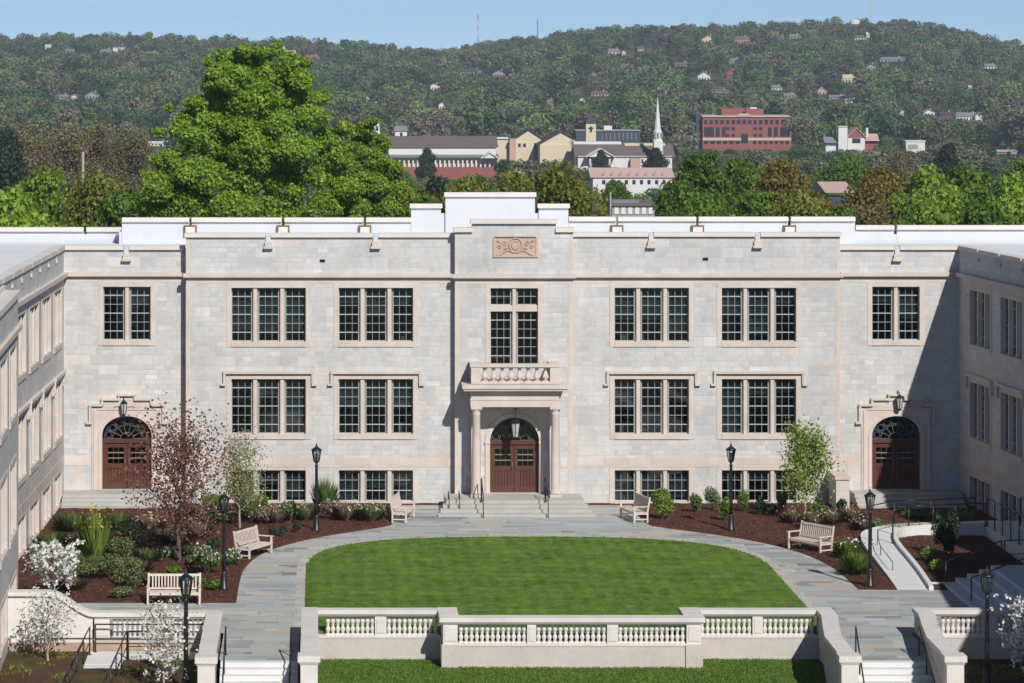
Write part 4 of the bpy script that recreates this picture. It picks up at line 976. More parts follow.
ts = np.concatenate([np.linspace(-.9, -.35, 16), np.linspace(-.33, .45, 150), np.linspace(.48, .9, 14)])
T, YY = np.meshgrid(ts, ys); XX = T*np.maximum(YY, 420)
ZZ = terrain(XX, YY)
me = bpy.data.meshes.new('terrain'); ny_, nx_ = XX.shape
idx = np.arange(nx_*ny_).reshape(ny_, nx_); F_ = np.stack([idx[:-1, :-1], idx[:-1, 1:], idx[1:, 1:], idx[1:, :-1]], -1).reshape(-1, 4)
me.from_pydata(np.stack([XX, YY, ZZ], -1).reshape(-1, 3).tolist(), [], F_.tolist()); me.update()
me.polygons.foreach_set('use_smooth', np.ones(len(F_), bool)); me.materials.append(M['ground'])
ter = bpy.data.objects.new('terrain', me); COL.objects.link(ter); tag(ter, kind='structure')
def tz(x, y): return float(terrain(np.array([x]), np.array([y]))[0])
def ground_hit(px, py, ymin=700):
    Y = np.arange(ymin, 3000, 4.0); X = (px-VX)*Y/FOC; z = CAMH-(py-VY)*Y/FOC
    g = terrain(X, Y); k = np.argmax(g >= z) if (g >= z).any() else len(Y)-1
    return X[k], Y[k], g[k]

# ------------------------------------------------------------------ trees
def branches(mb, base, h, r, n, spread, tips, levels=2, up=.5):
    """tapered trunk with curving limbs; tips collects the limb points"""
    x, y, z = base; pts = [Vector(base)]
    for k in range(1, 7): pts.append(Vector((x+random.uniform(-.02, .02)*h, y+random.uniform(-.02, .02)*h, z+h*k/6)))
    for k in range(6): mb.tube(pts[k], pts[k+1], r*(1-k/7), r*(1-(k+1)/7), 7, False)
    def limb(p, d, ln, rr, lv):
        q = p.copy(); dd = d.copy(); m = 4
        for k in range(m):
            dd = (dd+Vector((random.uniform(-.25, .25), random.uniform(-.25, .25), up*.25))).normalized(); q2 = q+dd*ln/m
            mb.tube(q, q2, rr*(1-k/m*.7), rr*(1-(k+1)/m*.7), 5, False); q = q2; tips.append(tuple(q))
            if lv > 1 and k >= 1:
                for _ in range(2): 
                    e = (dd+Vector((random.uniform(-1, 1), random.uniform(-1, 1), random.uniform(-.1, .6)))).normalized(); limb(q.copy(), e, ln*.5, rr*.4, lv-1)
    for k in range(n):
        t_ = .22+.75*k/n; p = pts[0].lerp(pts[-1], t_) if False else pts[min(5, int(t_*6))].lerp(pts[min(6, int(t_*6)+1)], t_*6-int(t_*6))
        w_ = k*2.4+random.uniform(-.3, .3); sp = spread*(1.05-.55*abs(t_-.45)*1.6)
        limb(p, Vector((math.cos(w_), math.sin(w_), up)).normalized(), sp, r*.38, levels)
def big_tree(name, loc, lobes, nleaf, size, mat, label, cat='tree', group=None, trunk=(.35, 7), shell=.5, limbs=9, spread=4):
    t_ = empty(name, loc, label, cat, group)
    P, d = lobes_pts(lobes, nleaf, shell)
    npmesh('crown', leaves(P, size, .3, .75, d), 4, mat, t_)
    mb = MB(); tips = []; o = Vector(loc)
    st = random.getstate(); branches(mb, (o.x, o.y, o.z-.4), trunk[1], trunk[0], limbs, spread, tips, 2, .7); mb.build('trunk', 'bark', t_); random.setstate(st)
    return t_
# proto crowns: unit tree of height 10, crown width 8
def proto_tree(name, mat, seed, nleaf=9000, size=.42, conic=0.0, sparse=.45, nl=64):
    r = np.random.default_rng(seed); lb = []
    for _ in range(nl):
        h = r.random(); zc = 2.6+6.2*h; wr = (3.3*(math.sin(math.pi*min(1, .18+.8*h))**.8))*(1-conic*h); a = r.random()*6.28; q = wr*(r.random()**.5)*.85
        s_ = .45+.75*r.random()*(1-.3*h); lb.append((q*math.cos(a), q*math.sin(a), zc, s_*1.15, s_*1.15, s_*.85))
    return big_tree(name, (0, 0, 0), lb, nleaf, size, mat, 'x', 'tree', 'trees beyond the hall', (.22, 8), sparse, 8, 3)
protos = {}
def get(kind):
    spec = {'bright': ('broadleaf_tree', 'l_bright', 1, 26000, 0.21, 0, .45), 'green': ('broadleaf_tree', 'l_green', 2, 26000, 0.21, 0, .45), 'green2': ('broadleaf_tree', 'l_green', 8, 26000, 0.2, .2, .4),
            'olive': ('budding_tree', 'l_olive', 3, 22000, 0.18, 0, .35), 'rust': ('rusty_tree', 'l_rust', 4, 21000, 0.18, 0, .35), 'brown': ('bare_tree', 'l_brown', 5, 15000, 0.15, 0, .3), 'dark': ('evergreen_tree', 'l_dark', 6, 24000, 0.21, .55, .5)}[kind]
    if kind not in protos: protos[kind] = [proto_tree(spec[0], spec[1], spec[2], *spec[3:]), False]; return protos[kind][0]
    return copy_tree(protos[kind][0])
cname = dict(bright='bright spring-green leafy tree', green='mid green leafy tree', green2='fresh green pointed leafy tree', olive='olive-yellow budding tree', rust='rusty orange-brown tree', brown='brown nearly bare tree', dark='dark evergreen tree')
# (px centre, py top, px width, distance, kind, where)
TR = [(8, 178, 70, 190, 'bright', 'above the roof at the far left edge of the photo'), (48, 158, 70, 230, 'bright', 'above the parapet, second from the left edge'), (97, 168, 62, 215, 'olive', 'just before the huge green tree, with the wooden pole beside it'),
      (128, 180, 50, 205, 'green', 'tucked under the near flank of the huge green tree'), (8, 122, 44, 430, 'dark', 'above the spring-green trees at the left edge of the photo'), (30, 172, 40, 300, 'green', 'between the first two bright trees above the roof'),
      (28, 112, 60, 520, 'brown', 'first of the brown trees above the left roof'), (62, 113, 60, 500, 'brown', 'second of the brown trees above the left roof'), (98, 112, 62, 510, 'brown', 'third of the brown trees above the left roof'), (128, 118, 46, 480, 'brown', 'last of the brown trees, next to the huge green tree'),
      (416, 178, 50, 250, 'green', 'below the long arcaded hall, next to the stepped parapet'), (436, 170, 40, 300, 'dark', 'below the long arcaded hall'), (427, 146, 26, 900, 'dark', 'standing in front of the long arcaded hall'), (402, 168, 30, 640, 'green', 'hiding the brick base of the long arcaded hall'), (478, 172, 34, 560, 'green2', 'under the small pediment of the long arcaded hall'), (456, 178, 24, 480, 'green', 'below the middle of the long arcaded hall'),
      (470, 172, 60, 230, 'olive', 'behind the near shoulder of the stepped parapet'), (512, 166, 70, 250, 'olive', 'directly behind the stepped parapet'), (560, 158, 66, 235, 'olive', 'tallest behind the far shoulder of the stepped parapet'), (588, 184, 20, 260, 'olive', 'lowest behind the far shoulder of the stepped parapet'),
      (614, 176, 34, 455, 'green', 'below the white church hall with pediment'), (601, 148, 20, 950, 'dark', 'in front of the white church hall, next to its pediment'), (656, 146, 26, 980, 'dark', 'at the foot of the white steeple'),
      (682, 174, 50, 240, 'green', 'next to the low grey-roofed building'), (700, 146, 74, 300, 'green2', 'in front of the red brick office block, nearer the steeple'), (742, 152, 70, 310, 'green', 'in front of the middle of the red brick office block'), (700, 186, 80, 215, 'green', 'low above the parapet before the red brick office block'), (756, 184, 76, 215, 'green2', 'low above the parapet between green and rusty crowns'),
      (786, 152, 70, 290, 'rust', 'in front of the far end of the red brick office block'), (808, 184, 40, 225, 'rust', 'beside the flat pinkish roof'), (798, 188, 50, 210, 'olive', 'low above the parapet under the rusty tree'),
      (846, 150, 60, 560, 'green', 'below the red gabled church'), (842, 197, 40, 215, 'green', 'low before the flat pinkish roof'), (880, 160, 62, 260, 'rust', 'just beyond the flat pinkish roof'), (868, 188, 40, 215, 'brown', 'low before the rusty tree beyond the pinkish roof'),
      (926, 158, 70, 250, 'bright', 'first of the bright trees toward the right edge'), (968, 160, 80, 260, 'green2', 'second of the bright trees toward the right edge'), (1010, 166, 70, 240, 'bright', 'at the right edge of the photo above the roof'), (920, 192, 60, 205, 'bright', 'low above the parapet among the bright trees'), (985, 192, 70, 205, 'green', 'low above the parapet near the right edge'),
      (948, 140, 50, 600, 'dark', 'above the bright trees below the white hillside house'), (900, 142, 40, 620, 'brown', 'behind the bright trees near the white flat building'), (1030, 150, 60, 420, 'green', 'cut by the right edge of the photo')]
for (px, py, w_, Y, k, where) in TR:
    o = get(k); x, y, zt = at(px, py, Y); z0 = tz(x, Y); H = max(7, zt-z0)
    wd = max(w_*Y/FOC*1.9, .62*H) if k != 'dark' else max(w_*Y/FOC*1.4, .5*H); o.location = (x, y, z0); o.scale = (wd/7.6, wd/7.6, H/9.6); o.rotation_euler = (0, 0, random.uniform(0, 6.28))
    o['label'] = (cname[k]+' '+where)
for px in (108, 118, 126, 138, 146, 151, 163, 176, 186, 197, 206, 232, 262, 288, 306, 552, 573, 655, 735, 800, 812, 905):
    X_, Y_, Z_ = ground_hit(px, 45 if px < 500 else 34, 2500); X_ = (px-VX)*2760/FOC; Z_ = tz(X_, 2760.0)
    o = get('dark'); q = random.uniform(.95, 1.45); o.location = (X_, 2760, Z_); o.scale = (q*1.1, q*1.1, q); o.rotation_euler = (0, 0, px); o['label'] = 'tiny dark pine sticking up along the far skyline of the hill'; o['group'] = 'dark pines along the skyline'
# the huge tree and its neighbour
def px_lobes(Y, spec, loc, seed):
    r = np.random.default_rng(seed); out = []
    for (px, py, rad) in spec:
        x, y, z = at(px, py, Y); rr = rad*Y/FOC
        c0 = np.array([x-loc[0], r.uniform(-1, 1)*rr*.9, z-loc[2]])
        out.append((c0[0], c0[1], c0[2], rr*.80, rr*.80, rr*.70))
        for _ in range(9):
            dv = r.normal(size=3); dv /= np.linalg.norm(dv); q = c0+dv*rr*r.uniform(.35, .72)*np.array([1, 1.1, .85]); k = rr*r.uniform(.34, .56); out.append((q[0], q[1], q[2], k*1.1, k*1.1, k*.8))
    return out
Yb = 186; xb_ = at(262, 0, Yb)[0]; zb_ = tz(xb_, Yb)
spec = [(250, 62, 20), (236, 80, 22), (268, 78, 22), (222, 100, 22), (254, 100, 26), (290, 96, 22), (205, 122, 20), (238, 122, 26), (276, 122, 26), (310, 116, 20), (192, 140, 20), (180, 128, 12), (216, 146, 26), (252, 150, 30), (294, 148, 26), (326, 140, 20), (172, 162, 20), (200, 172, 26), (240, 180, 30), (284, 180, 30), (322, 172, 24), (340, 158, 16), (160, 186, 22), (186, 204, 26), (230, 210, 30), (280, 212, 30), (326, 206, 26), (152, 208, 20), (346, 190, 18), (244, 50, 11), (262, 52, 10), (356, 212, 18), (300, 76, 12), (210, 84, 10), (148, 176, 9), (320, 98, 12), (216, 72, 14), (286, 64, 15), (302, 82, 15), (226, 56, 12), (274, 50, 10), (196, 104, 14), (346, 128, 12), (186, 118, 10), (210, 62, 7), (304, 62, 8), (170, 108, 6), (158, 132, 8)]
big_tree('maple_tree', (xb_, Yb, zb_), px_lobes(Yb, spec, (xb_, Yb, zb_), 4), 150000, .18, 'l_bright', 'huge bright green spreading tree rising above the roofline', trunk=(.5, 13), shell=.40, limbs=12, spread=5)
Yb2 = 196; x2 = at(385, 0, Yb2)[0]; z2 = tz(x2, Yb2)
spec = [(366, 132, 13), (382, 143, 11), (358, 150, 16), (376, 160, 16), (392, 168, 13), (352, 172, 16), (372, 182, 20), (392, 188, 18), (406, 194, 13), (360, 204, 20), (388, 210, 22), (408, 211, 16), (350, 148, 9), (372, 122, 7), (420, 210, 9)]
big_tree('maple_tree', (x2, Yb2, z2), px_lobes(Yb2, spec, (x2, Yb2, z2), 5), 42000, .17, 'l_bright', 'loose light green tree standing against the huge tree, before the long hall', trunk=(.3, 9), shell=.45, limbs=10, spread=3.5)

# ------------------------------------------------------------------ the town
M['w_white'] = simple('white_render', (.66, .65, .62), .8, .06, .2, 0); M['w_cream'] = simple('cream_render', (.62, .53, .38), .8, .06, .2, 0); M['w_pink'] = simple('pinkish_wall', (.50, .33, .28), .8, .08, .2, 0)
M['w_red'] = simple('red_brick', (.27, .095, .08), .85, .10, .3, 0); M['w_grey'] = simple('grey_siding', (.30, .30, .30), .8, .10, .3, 0); M['w_dark'] = simple('dark_blue_wall', (.05, .065, .09), .6, .15, .3, 0)
M['r_brown'] = simple('brown_shingle', (.15, .115, .105), .9, .12, .3, 0); M['r_grey'] = simple('grey_shingle', (.22, .22, .235), .9, .12, .3, 0); M['r_dark'] = simple('dark_shingle', (.06, .06, .07), .9, .15, .3, 0); M['r_red'] = simple('red_roof', (.35, .12, .08), .9, .12, .3, 0)
M['far_glass'] = simple('dark_window_glass', (.03, .035, .045), .15, .3, .5, 0, spec=.6); M['w_tan'] = simple('tan_stone_band', (.55, .42, .33), .85, .06, .3, 0); M['r_pink'] = simple('pinkish_sheet_roof', (.52, .37, .31), .8, .06, .3, 0)
KEEP = []      # clearings in front of the buildings: (px0, px1, py of the lowest part seen, distance)
def keep(p0, p1, py, Y): KEEP.append((p0, p1, py, Y))
class Bd:
    """building helper: metres from pixels at one distance"""
    def __init__(s, name, pc, pb, Y, label, cat='building'):
        s.Y = Y; x, _, z = at(pc, pb, Y); s.z0 = min(z, tz(x, Y)+1); s.t = empty(name, (x, Y, s.z0), label, cat)
    def X(s, px): return (px-VX)*s.Y/FOC
    def Z(s, py): return CAMH-(py-VY)*s.Y/FOC
    def box(s, name, p0, p1, y0, y1, d0, d1, mat, ground=False):
        b = MB(); b.box(s.X(p0), s.X(p1), s.Y+d0, s.Y+d1, (s.z0-3) if ground else s.Z(y1), s.Z(y0)); return b.build(name, mat, s.t)
    def gable(s, name, p0, p1, yr, ye, d0, d1, mat, wall=None):     # ridge runs in depth, gable faces the viewer
        x0, x1, xm, zr, ze = s.X(p0), s.X(p1), (s.X(p0)+s.X(p1))/2, s.Z(yr), s.Z(ye); e = .4
        if wall: b = MB(); b.extr([(x0, ze), (xm, zr-.15), (x1, ze)], Fr((0, s.Y), (1, 0), (0, 1)), d0+.3, d1-.3); b.build('gable', wall, s.t)
        b = MB(); F = Fr((0, s.Y), (1, 0), (0, 1)); b.extr([(x0-e, ze-.2), (xm, zr), (x1+e, ze-.2), (x1+e, ze+.1), (xm, zr+.35), (x0-e, ze+.1)], F, d0-.2, d1+.2); return b.build('roof', mat, s.t)
    def ridge(s, name, p0, p1, yr, ye, d0, d1, mat, hip=0.0):          # ridge runs across the view
        x0, x1, zr, ze, ym = s.X(p0), s.X(p1), s.Z(yr), s.Z(ye), s.Y+(d0+d1)/2; h = hip*(x1-x0)
        b = MB(); b.add([(x0-.4, s.Y+d0-.4, ze), (x1+.4, s.Y+d0-.4, ze), (x1+.4, s.Y+d1, ze), (x0-.4, s.Y+d1, ze), (x0-.4+h, ym, zr), (x1+.4-h, ym, zr)], [(0, 3, 2, 1), (0, 1, 5, 4), (2, 3, 4, 5), (1, 2, 5), (3, 0, 4)]); return b.build('roof', mat, s.t)
    def wins(s, p0, p1, y0, y1, n, d0=0, fill=.5, mat='far_glass'):
        for k in range(n):
            a = p0+(p1-p0)*(k+.5-fill/2)/n; c = p0+(p1-p0)*(k+.5+fill/2)/n; s.box('window', a, c, y0, y1, d0-.12, d0+.1, mat)
# long arcaded hall
B = Bd('arcaded_hall', 443, 176, 1000, 'long white arcaded hall with brown roof and red brick base in the town'); keep(388, 500, 175, 1000)
B.box('wall', 389, 497, 147.5, 178, 6, 22, 'w_white', True); B.ridge('roof', 388, 498, 137, 148, 5.9, 24, 'r_brown'); B.ridge('roof', 388, 498, 155, 157.5, 0, 9, 'r_grey'); B.box('arcade_beam', 389, 498, 157.4, 159.6, .6, 6, 'w_white')
for k in range(24): B.box('arcade_pier', 390+k*4.5, 391.6+k*4.5, 159.6, 167.5, .7, 1.3, 'w_white')
B.box('arcade_back', 389.2, 497.5, 159.5, 168, 2.0, 5.8, 'w_cream'); B.box('base_wall', 389, 497.5, 167, 178, .5, 5.9, 'w_red', True); B.gable('pediment', 482, 497, 152.5, 158, -2, 2, 'w_white', 'w_white')
B = Bd('bell_cupola', 377, 145, 1090, 'small white open bell cupola rising left of the long arcaded hall', 'cupola'); keep(372, 381, 137, 1090)
B.box('base', 374, 380, 131, 150, 0, 2, 'w_white', True); B.box('post', 374.4, 375.6, 126, 131, 0, 2, 'w_white'); B.box('post', 378.4, 379.6, 126, 131, 0, 2, 'w_white'); b = MB(); b.lathe((B.X(377), B.Y+1, B.Z(126)), [(1.0, 0), (.8, .5), (.1, 1.6)], 8); b.build('roof', 'w_white', B.t)
B = Bd('small_house', 401, 140, 1120, 'small white house with blue-grey roof above the arcaded hall', 'house'); keep(394, 409, 137, 1120)
B.box('wall', 395, 407, 131, 142, 0, 6, 'w_white', True); B.ridge('roof', 394.5, 407.5, 126, 131, 0, 6, 'r_grey', .15); B.box('window', 400, 402.5, 132.5, 136.5, -.1, .1, 'far_glass')
B = Bd('gabled_block', 527, 158, 1040, 'cream building with sloping dark roof next to the arcaded hall', 'building'); keep(497, 548, 157, 1040)
B.box('wall', 509, 534, 142, 165, 0, 12, 'w_cream', True); B.gable('roof', 509, 548, 130, 143, 0, 14, 'r_dark', 'w_cream'); B.box('side_wall', 509.5, 516, 138.5, 160, -.5, -.05, 'w_pink', True); B.wins(517, 527, 143.5, 147, 2, 0); B.box('porch', 496, 508.5, 139, 160, 2, 8, 'w_cream', True); B.box('roof_slab', 496, 508.5, 137.5, 139, 1.5, 8.5, 'w_white')
B.box('link_wall', 534, 547, 146, 165, 2, 12, 'w_cream', True)
B = Bd('gabled_church_hall', 560, 158, 1030, 'wide cream gabled hall beside the square bell tower', 'building'); keep(538, 584, 157, 1030)
B.box('wall', 540, 582, 144.5, 165, 0, 20, 'w_cream', True); B.gable('roof', 538, 584, 132, 145, 0, 20, 'r_dark', 'w_cream'); B.box('doorway', 571, 575, 140, 147, -.15, .1, 'w_pink')
B = Bd('bell_tower', 591, 145, 1080, 'square cream church tower with a dark pointed roof', 'tower'); keep(584, 598, 142, 1080)
B.box('wall', 586, 596, 123.5, 150, 0, 3.3, 'w_cream', True); b = MB(); xx = B.X(591); b.add([(B.X(585.5), B.Y-.2, B.Z(123.5)), (B.X(596.5), B.Y-.2, B.Z(123.5)), (B.X(596.5), B.Y+3.5, B.Z(123.5)), (B.X(585.5), B.Y+3.5, B.Z(123.5)), (xx, B.Y+1.65, B.Z(112))], [(0, 3, 2, 1), (0, 1, 4), (1, 2, 4), (2, 3, 4), (3, 0, 4)]); b.build('roof', 'r_dark', B.t)
B.box('louvre', 589.9, 592.1, 126.5, 132, -.12, .1, 'far_glass'); B.box('louvre', 588.6, 593.4, 127.5, 128.8, -.13, .09, 'far_glass')
B = Bd('office_slab', 608, 145, 1250, 'low dark blue office slab behind the square tower'); keep(576, 640, 142, 1250)
B.box('wall', 576, 640, 131, 150, 0, 15, 'w_dark', True); B.box('roof_edge', 575.6, 640.4, 130, 131, -.3, 15, 'w_grey'); B.wins(600, 638, 133, 140, 9, 0, .12, 'w_grey'); B.box('roof_plant', 605, 613, 126, 130, 4, 8, 'w_white')
B = Bd('church_hall', 625, 166, 1010, 'long white church hall with pediment porch and grey-brown roof'); keep(576, 676, 166, 1010)
B.box('wall', 578, 672, 156, 175, 0, 16, 'w_white', True); B.ridge('roof', 576, 674, 145, 157, 0, 18, 'r_brown'); B.gable('pediment', 586, 613, 149, 156.5, -4, 3, 'w_white', 'w_white'); B.wins(586, 612, 158.5, 164, 4, -3.5, .25, 'w_white'); B.box('porch_wall', 589, 610, 157, 175, -1, 0, 'w_grey', True); B.box('upper_wall', 576, 624, 142.5, 146, 9, 16, 'w_white'); B.box('upper_wall', 627, 668, 144, 147, 8, 15, 'w_cream'); B.wins(628, 668, 159, 163, 7, 0, .3)
B.box('red_porch', 630, 640, 158, 175, -2, -.2, 'w_pink', True)
B = Bd('church_steeple', 658, 150, 1005, 'tall slender white church steeple', 'steeple'); keep(652, 664, 147, 1005)
b = MB(); b.lathe((B.X(658.3), B.Y+2, B.z0), [(1.5, 0), (1.5, B.Z(140)-B.z0), (1.35, B.Z(139.5)-B.z0), (1.3, B.Z(131)-B.z0), (1.0, B.Z(130)-B.z0), (.08, B.Z(97)-B.z0)], 8, False); b.build('spire', 'w_white', B.t)
b = MB(); 
for q in range(8): w_ = 2*math.pi*q/8; b.box(B.X(658.3)+1.33*math.cos(w_)-.25, B.X(658.3)+1.33*math.cos(w_)+.25, B.Y+2+1.33*math.sin(w_)-.25, B.Y+2+1.33*math.sin(w_)+.25, B.Z(138), B.Z(133))
b.build('belfry_opening', 'r_grey', B.t); b = MB(); b.box(B.X(654), B.X(663), B.Y, B.Y+4, B.z0-3, B.Z(141)); b.build('base', 'w_white', B.t)
B = Bd('shop_row', 632, 186, 760, 'low pinkish-roofed shop row with white front below the church hall'); keep(592, 674, 186, 760)
B.box('wall', 593, 672, 177, 195, 0, 10, 'w_white', True); B.ridge('roof', 592, 673, 168.5, 177.5, 0, 14, 'r_pink'); B.wins(600, 668, 180, 184, 9, 0, .4); B.wins(600, 668, 171.5, 174, 8, .8, .25, 'w_grey')
B = Bd('flat_roofed_building', 633, 214, 420, 'low grey-roofed building with white window bays seen just over the parapet'); keep(610, 658, 216, 420)
B.box('wall', 612, 655, 206, 232, 0, 8, 'w_grey', True); B.box('roof_slab', 611, 656, 203, 206, -.3, 8, 'r_brown'); B.wins(613, 654, 207.5, 214, 6, 0, .62, 'w_white'); B.box('roof_slab', 613, 640, 201.5, 203, 1, 7, 'r_grey')
t_ = empty('utility_pole', at(610.5, 216, 400), 'thin pale pole beside the low grey-roofed building', 'pole'); b = MB(); p = at(610.5, 230, 400); b.tube(p, at(610.5, 192, 400), .13, .1); b.build('mast', 'w_grey', t_)
t_ = empty('utility_pole', at(83, 205, 236), 'tall weathered wooden pole among the trees near the brown wood', 'pole'); b = MB(); p = at(83, 225, 236); b.tube(p, at(83, 152, 236), .11, .09); b.build('mast', 'barkpale', t_)
# red brick office block
B = Bd('brick_office_block', 744, 150, 1390, 'large red brick office block with rows of dark windows'); keep(695, 793, 148, 1390)
B.box('wall', 702.5, 791.5, 117, 155, 0, 30, 'w_red', True); B.box('side_wing', 697, 702.4, 115, 155, 3, 28, 'w_dark', True); B.box('cornice', 702, 792, 115.6, 117, -.6, 30, 'w_tan'); B.box('roof_storey', 724, 766, 109, 115.6, 8, 24, 'w_red'); B.box('roof_plant', 753, 760, 107.6, 109, 10, 16, 'w_white'); B.box('roof_plant', 747, 750, 108, 115.5, 3, 6, 'w_red')
b = MB(); b.extr([(B.X(744)+B.Y/FOC*7*math.cos(q), B.Z(116)+B.Y/FOC*2.6*math.sin(q)) for q in [math.pi*i/12 for i in range(13)]], Fr((0, B.Y), (1, 0), (0, -1)), 0, .8); b.build('arched_gable', 'w_tan', B.t)
for q in range(16):
    a = 704+q*5.5; B.box('window', a, a+3.4, 120, 124, -.15, .2, 'far_glass')
    if q in (0, 1): pass
for (a, c) in ((704.3, 713.8), (716, 719.6), (722, 725.6), (768, 771.6), (774, 777.6), (780.3, 789.8)): B.box('window', a, c, 127.2, 136.5, -.15, .2, 'far_glass')
for q in (4, 5, 9, 10):
    a = 704+q*5.5
    for (c, d) in ((127.2, 130), (134, 136.6)): B.box('window', a, a+3.4, c, d, -.15, .2, 'far_glass')
B.box('entrance_glass', 741, 748, 133.5, 143, -.2, .1, 'far_glass'); B.box('band', 702.6, 741, 137.8, 140.5, -.25, .1, 'w_tan'); B.box('band', 748, 791, 137.8, 140.5, -.25, .1, 'w_tan'); B.wins(703, 741, 141, 144, 6, 0, .7); B.wins(752, 790, 141, 144, 7, 0, .6)
# red church with white tower
B = Bd('red_gabled_church', 852, 150, 1250, 'red gabled church with white square tower and pale side roofs', 'church'); keep(824, 880, 148, 1250)
B.box('tower', 838.5, 847.5, 127, 160, 0, 4, 'w_white', True); B.box('tower_cap', 838, 848, 126, 127, -.3, 4.3, 'w_cream'); B.gable('roof', 848, 866, 128.5, 138, 1, 14, 'w_pink', 'w_red'); B.box('wall', 848.5, 865.5, 138, 160, 1.4, 13, 'w_white', True); B.ridge('roof', 826, 838, 137, 143, 1, 9, 'r_grey'); B.box('wall', 826.5, 838, 142.5, 160, 2, 8, 'w_white', True); B.box('chimney', 868, 870, 128, 146, 4, 6, 'w_white'); B.ridge('roof', 866, 879, 134, 141, 2, 10, 'w_pink'); B.box('wall', 866, 879, 141, 160, 3, 9, 'w_red', True); B.box('window', 853, 861, 138.5, 143, 1.2, 1.5, 'far_glass')
B = Bd('sheet_roofed_shed', 840, 205, 470, 'low shed with a broad flat pinkish roof and green wall behind the hall', 'shed'); keep(828, 854, 194, 470)
B.box('wall', 829, 850, 192.5, 225, 0, 8, 'w_dark', True); B.ridge('roof', 828, 852, 183.5, 192.7, 0, 16, 'r_pink'); B.box('eave_band', 828, 852, 192.7, 195, -.3, .2, 'l_green'); B.box('blue_awning', 843, 850, 204, 207, -1, -.1, 'w_white')
B = Bd('flat_white_building', 914, 150, 1230, 'flat white commercial building among trees near the red church'); keep(904, 926, 149, 1230)
B.box('wall', 906, 925, 141.5, 155, 0, 8, 'w_white', True); B.box('roof_edge', 905.5, 925.5, 140.5, 141.6, -.3, 8, 'w_white'); B.box('window', 908, 918, 144.5, 149, -.12, .1, 'w_grey')
